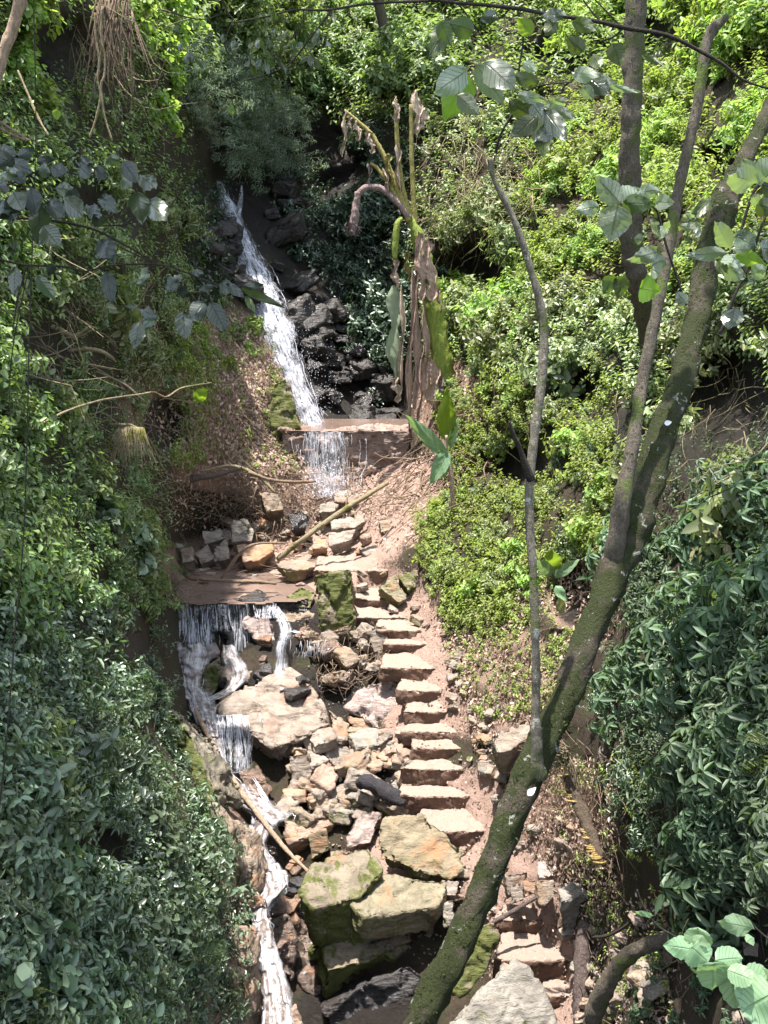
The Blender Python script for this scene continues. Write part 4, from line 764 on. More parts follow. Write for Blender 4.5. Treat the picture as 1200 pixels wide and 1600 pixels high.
# gravel and crumbs nobody could count
mb = MB(); rr = np.random.RandomState(3); o_ = np.array([[1,0,0],[-1,0,0],[0,1,0],[0,-1,0],[0,0,.7],[0,0,-.7]], float); f_ = np.array([[0,2,4],[2,1,4],[1,3,4],[3,0,4],[2,0,5],[1,2,5],[3,1,5],[0,3,5]])
GZ = [([(270,800),(640,780),(700,900),(760,1130),(800,1280),(940,1330),(940,1600),(740,1600),(480,1300),(480,1000),(280,900)], 4200, .018), ([(735,1000),(900,900),(960,960),(860,1130),(740,1130)], 900, .022), ([(900,1420),(1040,1400),(1040,1640),(900,1640)], 600, .02)]
for poly, n, s in GZ:
    q = np.array(poly); x = rr.uniform(q[:, 0].min(), q[:, 0].max(), n); y = rr.uniform(q[:, 1].min(), q[:, 1].max(), n); k = inpoly(x, y, poly); x, y = x[k], y[k]
    p = P(x, y, D(x, y)-.02)
    for i in range(len(x)): mb.add(p[i]+(o_*(.6+.8*rr.rand(6, 1)))@np.linalg.qr(rr.randn(3, 3))[0]*s*rr.uniform(.3, 1.3), (), f_)
tag(mb.build('gravel', M['stone'], None, False), 'scattered gravel and crumbs of stone on the path', 'gravel', None, 'stuff')

# ------------------------------------------------------------------ leaf litter, dead twigs and roots
def scatter_px(poly, n, r):
    q = np.array(poly); x = r.uniform(q[:, 0].min(), q[:, 0].max(), n); y = r.uniform(q[:, 1].min(), q[:, 1].max(), n); k = inpoly(x, y, poly); return x[k], y[k]
def litter(name, zones, seed, m, label, shape='ovate', up=.06):
    r = np.random.RandomState(seed); vs = []
    for poly, n, ln in zones:
        x, y = scatter_px(poly, n, r); p = P(x, y, D(x, y)-.03-r.rand(len(x))*up); nn = unit(normal_at(x, y)+r.randn(len(x), 3)*.45); dr = unit(np.cross(nn, r.randn(len(x), 3)))
        vs.append(leaf_verts(p, dr, nn, ln*r.uniform(.5, 1.3, len(x)), shape).reshape(-1, 3))
    v = np.vstack(vs); return tag(mesh(name, v, [leaf_faces(len(v)//6)], m), label, 'leaf litter', None, 'stuff')
LIT = [(280,740),(290,600),(310,500),(380,490),(470,590),(480,660),(470,740)]
litter('leaf_litter', [(LIT, 9000, .085), ([(250,740),(640,720),(720,620),(740,760),(640,860),(440,830),(270,830)], 4200, .07), ([(735,960),(940,860),(980,960),(880,1120),(760,1160),(700,1000)], 5200, .065), ([(790,1180),(960,1180),(960,1420),(880,1380),(800,1300)], 3000, .05), ([(900,1400),(1080,1400),(1080,1640),(900,1640)], 900, .05), ([(330,1380),(400,1400),(420,1640),(310,1640)], 1800, .045), ([(650,930),(730,960),(790,1160),(800,1220),(745,1180),(700,1080),(690,1000)], 2200, .05), ([(560,900),(700,980),(760,1250),(800,1330),(940,1360),(900,1560),(780,1560),(560,1300),(600,1000)], 1500, .035), ([(640,600),(760,560),(760,660),(650,680)], 1200, .09), ([(200,480),(300,480),(290,760),(180,700)], 1600, .08)], 5, L['dead'], 'dry brown fallen leaves and crumbs littering the bare slopes')
def twigs(name, zones, seed, m, label, cat='dead twigs', straight=.25):
    r = np.random.RandomState(seed); mb = MB()
    for poly, n, ln, rad, bias in zones:
        x, y = scatter_px(poly, n, r); p = P(x, y, D(x, y)-.05-r.rand(len(x))*.14); nn = normal_at(x, y)
        for i in range(len(x)):
            d_ = unit(np.cross(nn[i], r.randn(3))+np.array(bias)); l = ln*r.uniform(.4, 1.4); q = [p[i]-d_*l/2]
            for k in range(4): d_ = unit(d_+r.randn(3)*straight); q.append(q[-1]+d_*l/4)
            mb.tube(smooth_path(q, 7), np.linspace(1, .4, 7)*rad*r.uniform(.5, 1.5), 4)
    return tag(mb.build(name, m), label, cat, None, 'stuff')
twigs('fallen_twigs', [(LIT, 420, .5, .007, (0, 0, -.3)), ([(260,730),(640,730),(640,800),(440,830),(270,800)], 360, .7, .008, (.6, 0, -.3)), ([(360,770),(470,770),(450,850),(380,850)], 200, .6, .008, (.1, 0, -1)),
  ([(600,680),(720,620),(760,760),(680,870),(600,800)], 320, .8, .010, (-.8, 0, -.7)), ([(480,990),(600,990),(600,1080),(500,1080)], 150, .4, .006, (.2, 0, -.6)), ([(400,830),(520,830),(520,910),(290,910)], 130, .7, .008, (.5, 0, 0)),
  ([(735,960),(960,860),(980,960),(880,1120),(740,1160)], 340, .3, .005, (.3, 0, 0)), ([(820,1160),(980,1160),(980,1420),(860,1380)], 240, .4, .005, (.2, 0, -.5)), ([(330,1400),(400,1400),(420,1640),(310,1640)], 160, .25, .006, (0, 0, 0)), ([(920,1430),(1090,1430),(1090,1640),(920,1640)], 110, .3, .005, (0, 0, 0))], 9, M['root'], 'tangle of pale dead twigs and rootlets on the bare slopes')
twigs('dead_vines', [([(0,380),(250,420),(330,560),(300,760),(120,760),(0,560)], 520, .9, .008, (.3, 0, -.8)), ([(200,760),(290,780),(290,960),(180,900)], 260, .6, .006, (.2, 0, -.8)), ([(660,240),(840,260),(830,420),(680,400)], 260, 1.4, .008, (0, 0, -1.4)), ([(120,0),(220,0),(220,220),(120,160)], 130, 1.2, .009, (0, 0, -1.5)), ([(960,640),(1200,560),(1200,800),(1000,780)], 130, .7, .005, (0, 0, -1.2)), ([(500,80),(680,60),(660,200),(480,190)], 120, 1.2, .01, (0, 0, -1.2))], 10, M['strawroot'], 'straw-coloured dead vines hanging over the banks', 'dead vines', .35)

# ------------------------------------------------------------------ undergrowth carpets (uncountable) by zone
def carpet(name, zones, seed, leafm, label, cat='undergrowth', mask=0, nocorr=False):
    r = np.random.RandomState(seed); LV = []; SV = []; SF = []; ns = 0
    for poly, n, ln, leaf, kind, shape in zones:
        x, y = scatter_px(poly, n, r)
        xl, xr = corr(y); k = (x < xl-4) | (x > xr+4) | (y < 330) | nocorr
        k &= hole(x, y) < r.uniform(.25, .8, len(x))
        if mask: k &= np.array([noise.fractal(Vector((a/mask, b2/mask, seed)), .8, 2.1, 3) > -.12-.2*r.rand() for a, b2 in zip(x, y)])
        x, y = x[k], y[k]
        if not len(x): continue
        b_ = P(x, y, D(x, y)-.02); nn = normal_at(x, y); ax = unit(nn*.6+np.array([0, 0, .9])+r.randn(len(x), 3)*.35)
        lv, lf, sv, sf = sprigs(b_, ax, ln*r.uniform(.5, 1.3, len(x)), leaf, kind, shape, r, .5)
        LV.append(lv); SV.append(sv); SF.append(sf+ns); ns += len(sv)
    lv = np.vstack(LV); sv = np.vstack(SV); sf = np.vstack(SF)+len(lv)
    v = np.vstack([lv, sv]); lf = leaf_faces(len(lv)//6)
    return tag(mesh(name, v, [np.vstack([lf, sf])], leafm, mats=[leafm, M['greenstem']], mi=np.concatenate([np.zeros(len(lf)), np.ones(len(sf))])), label, cat, None, 'stuff')
ZL = [(-330,900),(230,930),(280,1040),(300,1100),(330,1200),(380,1290),(395,1420),(420,1700),(-330,1700)]
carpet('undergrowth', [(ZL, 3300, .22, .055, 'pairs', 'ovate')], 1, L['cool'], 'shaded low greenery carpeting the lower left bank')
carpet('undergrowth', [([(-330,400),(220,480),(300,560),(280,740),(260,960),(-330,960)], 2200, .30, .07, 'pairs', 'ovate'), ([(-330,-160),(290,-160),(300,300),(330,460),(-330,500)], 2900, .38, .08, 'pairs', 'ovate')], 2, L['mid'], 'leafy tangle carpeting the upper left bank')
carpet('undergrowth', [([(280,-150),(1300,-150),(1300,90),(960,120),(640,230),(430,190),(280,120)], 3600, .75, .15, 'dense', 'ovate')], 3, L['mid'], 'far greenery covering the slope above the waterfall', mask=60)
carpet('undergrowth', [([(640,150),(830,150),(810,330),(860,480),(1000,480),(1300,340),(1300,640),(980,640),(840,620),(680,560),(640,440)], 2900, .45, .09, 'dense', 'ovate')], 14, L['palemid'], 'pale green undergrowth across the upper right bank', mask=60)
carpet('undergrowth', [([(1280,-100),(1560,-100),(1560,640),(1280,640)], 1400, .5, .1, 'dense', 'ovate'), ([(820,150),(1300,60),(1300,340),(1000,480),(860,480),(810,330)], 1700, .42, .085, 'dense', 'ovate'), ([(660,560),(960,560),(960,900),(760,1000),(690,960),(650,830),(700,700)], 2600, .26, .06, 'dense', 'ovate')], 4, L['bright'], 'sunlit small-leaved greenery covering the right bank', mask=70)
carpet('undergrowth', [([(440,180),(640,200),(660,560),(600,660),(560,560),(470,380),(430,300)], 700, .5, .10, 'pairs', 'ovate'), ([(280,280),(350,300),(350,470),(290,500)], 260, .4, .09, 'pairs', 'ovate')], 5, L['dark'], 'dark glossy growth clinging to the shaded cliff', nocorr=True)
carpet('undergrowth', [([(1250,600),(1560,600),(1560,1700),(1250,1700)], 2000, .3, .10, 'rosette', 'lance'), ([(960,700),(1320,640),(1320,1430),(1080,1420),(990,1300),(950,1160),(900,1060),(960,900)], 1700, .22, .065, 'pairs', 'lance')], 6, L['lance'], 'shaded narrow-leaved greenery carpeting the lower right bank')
carpet('undergrowth', [(LIT, 300, .16, .055, 'pairs', 'ovate'), ([(262,500),(325,500),(335,600),(300,745),(262,745)], 420, .3, .07, 'pairs', 'ovate'), ([(680,960),(940,860),(960,960),(880,1120),(740,1130)], 1000, .15, .045, 'pairs', 'ovate'), ([(850,1200),(1020,1180),(1060,1600),(960,1600),(900,1380)], 330, .14, .035, 'pairs', 'ovate'), ([(645,800),(700,800),(740,980),(680,960)], 380, .16, .05, 'dense', 'ovate')], 7, L['bright'], 'small seedlings sprouting from the bare litter slopes', 'seedlings', nocorr=True)

# ------------------------------------------------------------------ shrubs: several kinds, copied with their parts
SK = [  # key, leaf material, parts, bush params
 ('shade', 'cool', True, dict(rad=.42, leaf=.08, n=72, shape='ovate', droop=.7)),
 ('shade2', 'cool', True, dict(rad=.40, leaf=.09, n=66, shape='lance', droop=.8)),
 ('mid', 'mid', True, dict(rad=.5, leaf=.09, n=80, shape='ovate', droop=.5)),
 ('mid2', 'palemid', True, dict(rad=.5, leaf=.08, n=84, shape='lance', droop=.5)),
 ('bright', 'bright', False, dict(rad=.62, leaf=.095, n=105, kind='dense', shape='ovate', droop=.4, length=.4)),
 ('bright2', 'bright', False, dict(rad=.62, leaf=.125, n=80, kind='pairs', shape='ovate', droop=.5, length=.4)),
 ('grey', 'grey', False, dict(rad=1.0, leaf=.085, n=300, kind='dense', shape='thin', droop=.6, length=.3)),
 ('far', 'mid', False, dict(rad=1.5, leaf=.16, n=300, kind='dense', shape='ovate', droop=.4, length=.28)),
 ('farb', 'bright', False, dict(rad=1.4, leaf=.15, n=260, kind='dense', shape='ovate', droop=.4, length=.28)),
 ('glossy', 'dark', False, dict(rad=.75, leaf=.13, n=130, kind='pairs', shape='ovate', droop=.6, length=.38)),
 ('lance', 'lance', True, dict(rad=.46, leaf=.135, n=64, kind='rosette', shape='lance', droop=.75, length=.4, low=-.3)),
 ('lance2', 'lance', True, dict(rad=.46, leaf=.145, n=58, kind='rosette', shape='lance', droop=.8, length=.4, low=-.3)),
 ('vine', 'bright', False, dict(rad=.5, leaf=.12, n=60, kind='pairs', shape='round', droop=1.0, length=.5, low=-.5)),
 ('herb', 'bright', False, dict(rad=.28, leaf=.075, n=40, kind='pairs', shape='ovate', droop=.4, length=.5)),
 ('pmid', 'palemid', False, dict(rad=.62, leaf=.095, n=110, kind='dense', shape='ovate', droop=.5, length=.4)),
 ('pbroad', 'palemid', False, dict(rad=.5, leaf=.17, n=34, kind='pairs', shape='ovate', droop=.7, length=.6)),
 ('fern', 'mid', True, dict(rad=.5, leaf=.11, n=16, kind='fern', shape='thin', droop=.25, length=1.0)),
 ('ovbig', 'cool', True, dict(rad=.40, leaf=.13, n=42, kind='pairs', shape='round', droop=.6, length=.5))]
for i, (k, lm, parts, kw) in enumerate(SK):
    for v in range(2): bush_proto((k, v), i*5+v+1, L[lm], M['greenstem'], parts, **kw)
placed = {}
def grow(kind, name, poly, spacing, sc, label, cat, group, tilt=.5, marg=.55, sink=.12, jit=.42, mask=0, nocorr=False):
    xs = [p[0] for p in poly]; ys = [p[1] for p in poly]; y = min(ys); row = 0; rr = random.Random(int(spacing*10+xs[0]+ys[0]))
    kw = [s for s in SK if s[0] == kind][0][3]; c = 0
    while y < max(ys):
        x = min(xs)+(row % 2)*spacing/2
        while x < max(xs):
            qx, qy = x+rr.uniform(-jit, jit)*spacing, y+rr.uniform(-jit, jit)*spacing; x += spacing
            if not inpoly(np.array(qx), np.array(qy), poly): continue
            dd = Df(qx, qy); s = sc*rr.choice([rr.uniform(.55, .9), rr.uniform(.85, 1.3)]); rp = kw['rad']*s/S(qy, dd)
            xl, xr = corr(qy); 
            if hole(qx, qy) > .5 or (mask and noise.fractal(Vector((qx/mask, qy/mask, xs[0]*.01)), .8, 2.1, 3) < -.16): continue
            if not nocorr and qy > 300 and not (qx+rp*marg < xl or qx-rp*marg > xr): continue
            n = normal_at(qx, qy); up = unit(n*tilt+np.array([0, 0, 1-tilt])); loc = P(qx, qy, dd)-np.array(n)*sink*kw['rad']*s
            INST.append((put_bush((kind, rr.randrange(2)), name, loc, up, rr.uniform(0, 6.28), s, label, cat, group), qx, qy, s)); c += 1
        y += spacing*.8; row += 1
    placed[kind] = placed.get(kind, 0)+c
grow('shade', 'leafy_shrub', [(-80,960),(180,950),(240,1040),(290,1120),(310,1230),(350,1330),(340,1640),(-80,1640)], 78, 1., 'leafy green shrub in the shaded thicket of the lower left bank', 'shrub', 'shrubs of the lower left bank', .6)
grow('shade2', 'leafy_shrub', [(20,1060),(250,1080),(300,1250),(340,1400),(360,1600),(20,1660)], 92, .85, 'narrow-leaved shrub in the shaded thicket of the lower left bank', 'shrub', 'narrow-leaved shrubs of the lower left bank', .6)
grow('ovbig', 'broadleaf_shrub', [(-60,1320),(80,1320),(90,1640),(-60,1640)], 80, .8, 'broad round-leaved plant at the bottom left edge', 'plant', 'broad-leaved plants at bottom left', .5)
grow('ovbig', 'broadleaf_shrub', [(60,790),(200,790),(210,900),(60,900)], 75, .9, 'broad-leaved plant jutting from the middle of the left bank', 'plant', 'broad-leaved plants of the middle left bank', .5)
grow('mid', 'leafy_shrub', [(-80,520),(90,540),(130,700),(230,760),(250,900),(240,960),(-80,960)], 72, .9, 'leafy shrub on the sun-flecked middle of the left bank', 'shrub', 'shrubs of the middle left bank', .5)
grow('mid2', 'leafy_shrub', [(170,760),(270,770),(280,960),(180,940)], 52, .8, 'narrow-leaved shrub at the left edge of the pool', 'shrub', 'narrow-leaved shrubs by the pool', .5)
grow('mid2', 'leafy_shrub', [(140,240),(310,300),(335,470),(300,600),(282,700),(200,700),(120,420)], 52, 1.0, 'leafy shrub on the bank left of the tall waterfall', 'shrub', 'shrubs left of the waterfall', .5)
grow('mid', 'leafy_shrub', [(-80,60),(140,160),(220,200),(160,420),(-80,480)], 74, .95, 'leafy shrub on the shadowy upper left bank', 'shrub', 'shrubs of the upper left bank', .5)
grow('vine', 'creeper', [(200,-30),(300,-30),(275,190),(230,210)], 44, 1., 'bright heart-leaved creeper hanging at the upper left', 'creeper', 'bright creepers at upper left', .2)
grow('vine', 'creeper', [(-20,-30),(120,-30),(110,150),(20,170)], 56, .9, 'heart-leaved creeper in the top left corner', 'creeper', 'creepers in the top left corner', .2)
grow('grey', 'fine_leaf_shrub', [(290,90),(440,90),(455,290),(410,272),(330,262),(290,240)], 44, .95, 'grey-green fine-leaved shrub overhanging the top of the waterfall', 'shrub', 'grey-green shrubs over the waterfall', .45, 0)
grow('far', 'distant_bush', [(280,-90),(760,-90),(700,90),(620,160),(450,150),(290,60)], 58, 1., 'bushy tree crown on the far slope above the waterfall', 'bush', 'bushes on the far slope', .3)
grow('farb', 'distant_bush', [(760,-90),(1280,-90),(1280,60),(960,100),(760,90)], 66, .8, 'bright bushy crown on the upper right slope', 'bush', 'bushes on the upper right slope', .3)
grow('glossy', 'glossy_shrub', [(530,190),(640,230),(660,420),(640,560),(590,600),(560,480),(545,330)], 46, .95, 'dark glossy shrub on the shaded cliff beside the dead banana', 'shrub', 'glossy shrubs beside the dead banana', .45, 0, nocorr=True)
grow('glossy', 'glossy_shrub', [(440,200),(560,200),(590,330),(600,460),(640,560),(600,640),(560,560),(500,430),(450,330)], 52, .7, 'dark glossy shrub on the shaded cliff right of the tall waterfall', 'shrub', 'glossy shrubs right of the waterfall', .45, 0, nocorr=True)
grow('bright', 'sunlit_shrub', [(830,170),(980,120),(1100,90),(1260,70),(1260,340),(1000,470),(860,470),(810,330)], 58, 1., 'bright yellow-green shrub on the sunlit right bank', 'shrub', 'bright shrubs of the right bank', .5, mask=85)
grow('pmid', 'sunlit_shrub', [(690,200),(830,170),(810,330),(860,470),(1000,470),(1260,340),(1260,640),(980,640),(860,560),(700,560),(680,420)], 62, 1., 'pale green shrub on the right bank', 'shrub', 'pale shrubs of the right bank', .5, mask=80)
grow('pbroad', 'broadleaf_shrub', [(700,250),(1250,250),(1250,900),(980,900),(940,640),(760,640),(700,480)], 120, .9, 'broad-leaved plant on the right bank', 'plant', 'broad-leaved plants of the right bank', .5)
grow('pmid', 'low_shrub', [(690,560),(950,560),(960,880),(790,940),(690,920),(655,850),(690,780)], 46, .42, 'low pale shrub on the bank right of the upper stairs', 'shrub', 'low pale shrubs right of the upper stairs', .4, mask=50)
grow('shade', 'low_shrub', [(700,580),(950,580),(960,860),(800,900),(700,860)], 70, .6, 'low dark shrub on the bank right of the upper stairs', 'shrub', 'low dark shrubs right of the upper stairs', .4)
grow('pmid', 'low_shrub', [(270,470),(420,470),(440,540),(330,560),(320,640),(300,730),(262,740)], 40, .42, 'low pale shrub on the rim of the litter slope', 'shrub', 'low shrubs rimming the litter slope', .4, 0, nocorr=True, mask=60)
grow('mid2', 'low_shrub', [(250,820),(285,830),(285,950),(250,960)], 26, .45, 'narrow-leaved shrub leaning over the left end of the pool', 'shrub', 'shrubs over the left end of the pool', .4, 0, nocorr=True)
grow('shade', 'leafy_shrub', [(165,950),(262,955),(270,1070),(200,1070)], 44, .6, 'leafy shrub just under the left end of the pool', 'shrub', 'shrubs under the left end of the pool', .5, 0, nocorr=True)
grow('lance', 'lance_leaf_shrub', [(1040,1440),(1260,1440),(1260,1640),(1000,1640)], 90, .45, 'small lance-leaved plant in the dark soil at the bottom right', 'plant', 'small plants at bottom right', .5)
grow('glossy', 'glossy_shrub', [(440,250),(560,250),(590,400),(600,600),(560,600),(500,480),(462,400)], 46, .62, 'small glossy shrub growing from the dark cliff rocks', 'shrub', 'small glossy shrubs on the cliff rocks', .45, 0, nocorr=True)
grow('fern', 'fern', [(-40,1180),(300,1180),(340,1620),(-40,1620)], 130, .9, 'arching fern on the lower left bank', 'fern', 'ferns of the lower left bank', .6)
grow('fern', 'fern', [(60,560),(240,620),(250,900),(60,860)], 110, .9, 'arching fern on the middle left bank', 'fern', 'ferns of the middle left bank', .6)
grow('fern', 'fern', [(1030,760),(1250,760),(1250,1300),(1080,1300)], 140, .9, 'arching fern on the lower right bank', 'fern', 'ferns of the lower right bank', .6)
grow('pbroad', 'broadleaf_shrub', [(60,200),(290,330),(290,560),(40,520)], 95, .9, 'broad-leaved plant on the upper left bank', 'plant', 'broad-leaved plants of the upper left bank', .5)
grow('pbroad', 'broadleaf_shrub', [(0,960),(220,1000),(290,1200),(300,1500),(0,1500)], 140, .6, 'pale broad-leaved plant on the lower left bank', 'plant', 'pale broad-leaved plants of the lower left bank', .6)
grow('herb', 'low_herb', [(285,480),(400,490),(470,600),(420,640),(330,620),(280,700)], 46, .9, 'small herb on the litter slope', 'plant', 'herbs of the litter slope', .4, 0, nocorr=True, mask=50)
grow('bright2', 'sunlit_shrub', [(690,400),(840,410),(850,540),(720,560)], 48, .9, 'broader-leaved bright shrub right of the dead banana', 'shrub', 'bright shrubs right of the dead banana', .5)
grow('herb', 'low_herb', [(690,560),(950,560),(960,880),(790,960),(690,940),(640,850),(690,780)], 46, 1.15, 'low bright-leaved herb on the bank right of the upper stairs', 'plant', 'low herbs right of the upper stairs', .4, mask=45)
grow('lance', 'lance_leaf_shrub', [(1000,760),(1280,740),(1280,1180),(1060,1180),(960,1100),(950,980)], 78, .95, 'lance-leaved shrub on the lower right bank', 'shrub', 'lance-leaved shrubs of the lower right bank', .55)
grow('lance2', 'lance_leaf_shrub', [(1060,1150),(1280,1120),(1280,1440),(1120,1420),(1040,1330)], 84, .9, 'dark lance-leaved shrub at the lower right edge', 'shrub', 'dark lance-leaved shrubs at lower right', .55)
grow('shade2', 'leafy_shrub', [(930,1020),(1020,1060),(1040,1240),(1020,1330),(960,1240),(930,1120)], 60, .6, 'small narrow-leaved shrub between the big trunk and the right thicket', 'shrub', 'small shrubs right of the big trunk', .5)
print('PLACED', placed, len(bpy.data.objects))

# ------------------------------------------------------------------ tell the copies apart: what each stands next to
LM = [('the tall waterfall', 400, 460), ('the weir', 540, 705), ('the muddy pool', 360, 915), ('the standing mossy stone', 525, 950), ('the big flat-topped boulder', 430, 1110), ('the charred log', 598, 1238), ('the olive slab', 655, 1320),
 ('the huge split boulder', 560, 1430), ('the upright log', 910, 1520), ('the fungus log', 905, 1250), ('the grey boulder by the fork', 795, 1150), ('the dead banana plant', 665, 430), ('the young banana plant', 705, 700), ('the background trunk', 990, 250),
 ('the fork of the leaning tree', 965, 850), ('the foot of the slim stem', 838, 1130), ('the broken top of the slim stem', 768, 260), ('the top of the leaning trunk', 1140, 300), ('the root fan', 210, 700), ('the mossy branches', 100, 510), ('the peeled pole', 390, 1250),
 ('the curved root', 1000, 1480), ('the pale rounded leaves', 1140, 1500), ('the dangling leaves', 240, 450), ('the silvery edge leaves', 1160, 350), ('the bottom foam', 430, 1570), ('the knotted vines', 158, 120), ('the slim stem', 840, 560), ('the lowest steps', 850, 1500), ('the topmost landing', 548, 880)]
med = {}
for o, x, y, s in INST: med.setdefault(o.get('group'), []).append(s)
med = {k: (float(np.percentile(v, 33)), float(np.percentile(v, 67)), len(v)) for k, v in med.items()}
for o, x, y, s in INST:
    a, b_, n = med[o['group']]
    if n < 5: continue
    nm, lx, ly = min(LM, key=lambda m_: (m_[1]-x)**2+(m_[2]-y)**2); dx, dy = x-lx, y-ly; dd = math.hypot(dx, dy)
    rel = ('left of' if dx < 0 else 'right of') if abs(dx) > abs(dy) else ('above' if dy < 0 else 'below')
    rel = ('close ' if dd < 55 else 'well ' if dd > 130 else '')+rel; sz = 'smaller ' if s < a else 'larger ' if s > b_ else 'middle-sized '
    base = o['label'].split(' in the ')[0].split(' on the ')[0].split(' of the ')[0].split(' behind the ')[0].split(' along the ')[0].split(' under the ')[0].split(' at the ')[0].split(' left of ')[0].split(' right of ')[0].split(' below ')[0].split(' from the ')[0].split(' just under ')[0].split(' growing ')[0].split(' wedged ')[0].split(' overhanging ')[0]
    o['label'] = sz+base+', '+rel+' '+nm

dup = {}
for o, x, y, s in INST: dup.setdefault(o['label'], []).append((x, o))
ORN = ['first', 'second', 'third', 'fourth', 'fifth', 'sixth', 'seventh', 'eighth', 'ninth', 'tenth', 'eleventh', 'twelfth']
for k, v in dup.items():
    if len(v) < 2: continue
    v.sort(key=lambda t: t[0])
    for i, (x, o) in enumerate(v[:12]): o['label'] = (k+', '+('leftmost' if i == 0 else 'rightmost' if i == len(v)-1 else ORN[i]+' from left')).replace('middle-sized', 'medium')
for o, x, y, s in INST:
    o['label'] = o['label'].replace('narrow-leaved shrub between the big trunk and the right thicket', 'narrow-leaved shrub')
    if len(o['label'].split()) > 16:
        for w_ in ('smaller ', 'larger ', 'medium ', 'middle-sized ', 'well ', 'close '): o['label'] = o['label'].replace(w_, '', 1) if len(o['label'].split()) > 16 else o['label']
twigs('bare_stems', [([(-40,960),(280,1000),(340,1600),(-40,1600)], 170, .7, .004, (0, 0, .6)), ([(680,180),(1250,100),(1250,900),(960,900),(700,540)], 240, 1.1, .006, (0, 0, .5)), ([(-40,100),(290,200),(280,700),(-40,900)], 170, .9, .005, (0, 0, .5)), ([(280,-40),(760,-40),(640,180),(430,160)], 90, 2., .014, (0, 0, 1.)), ([(960,760),(1250,760),(1250,1500),(1000,1400)], 110, .6, .004, (0, 0, .5))], 21, M['greenstem'], 'thin bare stems standing and arching through the greenery', 'stems', .3)
# ------------------------------------------------------------------ trunks
def fuzz(mb_v, mb_f, n, seed, size, m, parent, name='moss', rng=None, only=None):
    """small moss scales over a tube surface"""
    r = np.random.RandomState(seed); q = mb_f; a = mb_v[q[:, 0]]; b_ = mb_v[q[:, 1]]; c = mb_v[q[:, 2]]; e = mb_v[q[:, 3]]
    ar = np.linalg.norm(np.cross(b_-a, e-a), axis=1); i = r.choice(len(q), n, p=ar/ar.sum()); u = r.rand(n, 1); v = r.rand(n, 1)
    p = a[i]*(1-u)*(1-v)+b_[i]*u*(1-v)+c[i]*u*v+e[i]*(1-u)*v; nn = unit(np.cross(b_-a, e-a))[i]
    pat = np.array([noise.noise(Vector(t*3.2)) for t in p]); k = pat > -.12
    if only is not None: k &= only(p)
    p, nn = p[k], nn[k]; cen = mb_v.mean(0)
    dr = unit(nn*.8+r.randn(len(p), 3)*.5+np.array([0, 0, -.35])); lv = leaf_verts(p-nn*.004, dr, unit(r.randn(len(p), 3)+nn*.5), size*r.uniform(.5, 1.5, len(p)), 'ovate').reshape(-1, 3)
    return mesh(name, lv-np.array(parent.location), [leaf_faces(len(p))], m, parent)
L['moss'] = leaf_mat('moss_tufts', (.012,.018,.005), (.028,.038,.010), (.06,.075,.02), (.1,.14,.02), .15, .8, .15)
def trunk(parent, name, pts, n, m, seg=14, wob=.06, seed=1, moss=0, msize=.022, mm='moss', only=None):
    w, rad = px_path(pts, n); v, q, t = tube(w, rad, seg, wob, seed)
    nz_ = np.array([noise.fractal(Vector(p)*9, .8, 2.1, 3) for p in v]); cen = np.vstack([np.repeat(w, seg, 0), w[:1], w[-1:]]); v = v+unit(v-cen)*(nz_*.26*np.concatenate([np.repeat(rad, seg), rad[:1], rad[-1:]]))[:, None]
    o = mesh(name, v-np.array(parent.location), [q, t], M[m], parent)
    if moss: mo = fuzz(v, q[:, ::-1], moss, seed, msize, L[mm], parent, only=only); mo.parent = o; mo.location = (0, 0, 0)
    return o
T1 = [(a_, b_, c_, e_*(.60 if b_ > 1250 else .59 if b_ > 800 else .72 if b_ > 280 else .6)) for a_, b_, c_, e_ in [(430,2010,7.3,66),(500,1900,6.9,56),(555,1780,6.6,47),(637,1640,6.4,44),(684,1540,6.45,41),(742,1420,6.6,37),(792,1290,6.8,37),(838,1180,7.0,42),(884,1090,7.2,37),(927,980,7.45,37),(967,880,7.7,42),(1000,790,7.9,36),(1030,690,8.2,30),(1065,590,8.5,28),(1090,500,8.8,27),(1108,400,9.1,28),(1133,318,9.3,30),(1150,278,9.42,27),(1162,252,9.55,24),(1190,195,9.8,19),(1225,120,10.1,16),(1265,30,10.4,13),(1310,-60,10.7,10)]]
tr = empty('leaning_tree', P(430,2010,7.3).tolist(), 'thick mossy tree trunk leaning to the right across the foreground', 'tree')
trunk(tr, 'trunk', T1, 150, 'mossbark', 22, .11, 3, 20000, .022)
trunk(tr, 'stem', [(958,900,7.7,17),(970,800,7.66,14),(990,680,7.8,10.5),(1005,590,7.95,9.5),(1025,490,8.05,9.5),(1045,390,8.15,9),(1060,300,8.25,9),(1075,230,8.3,9),(1092,150,8.35,8),(1100,85,8.4,8),(1112,50,8.45,9),(1137,24,8.45,5)], 80, 'greybark', 10, .06, 5, 900, .016)
s1 = trunk(tr, 'slim_stem', [(842,1215,6.9,14),(838,1150,6.88,8.2),(837,1080,6.9,7.0),(836,980,6.9,7.0),(832,880,6.95,7.0),(827,780,7.0,7.0),(834,690,7.05,7.8),(845,600,7.1,7.0),(849,510,7.15,7.0),(835,440,7.15,6.2),(810,360,7.15,5.5),(785,305,7.15,5.5),(770,275,7.15,4.7),(766,247,7.15,5)], 110, 'lichenbark', 10, .08, 7, 300, .014)
tb = trunk(tr, 'branch_stub', [(829,750,7.0,7),(812,700,6.95,4.5),(803,680,6.92,4),(796,658,6.9,2)], 20, 'darktwig', 7, .06, 8)
tr2 = empty('background_tree', P(1020,575,15.2).tolist(), 'straight dark trunk standing behind the forked stems at upper right', 'tree')
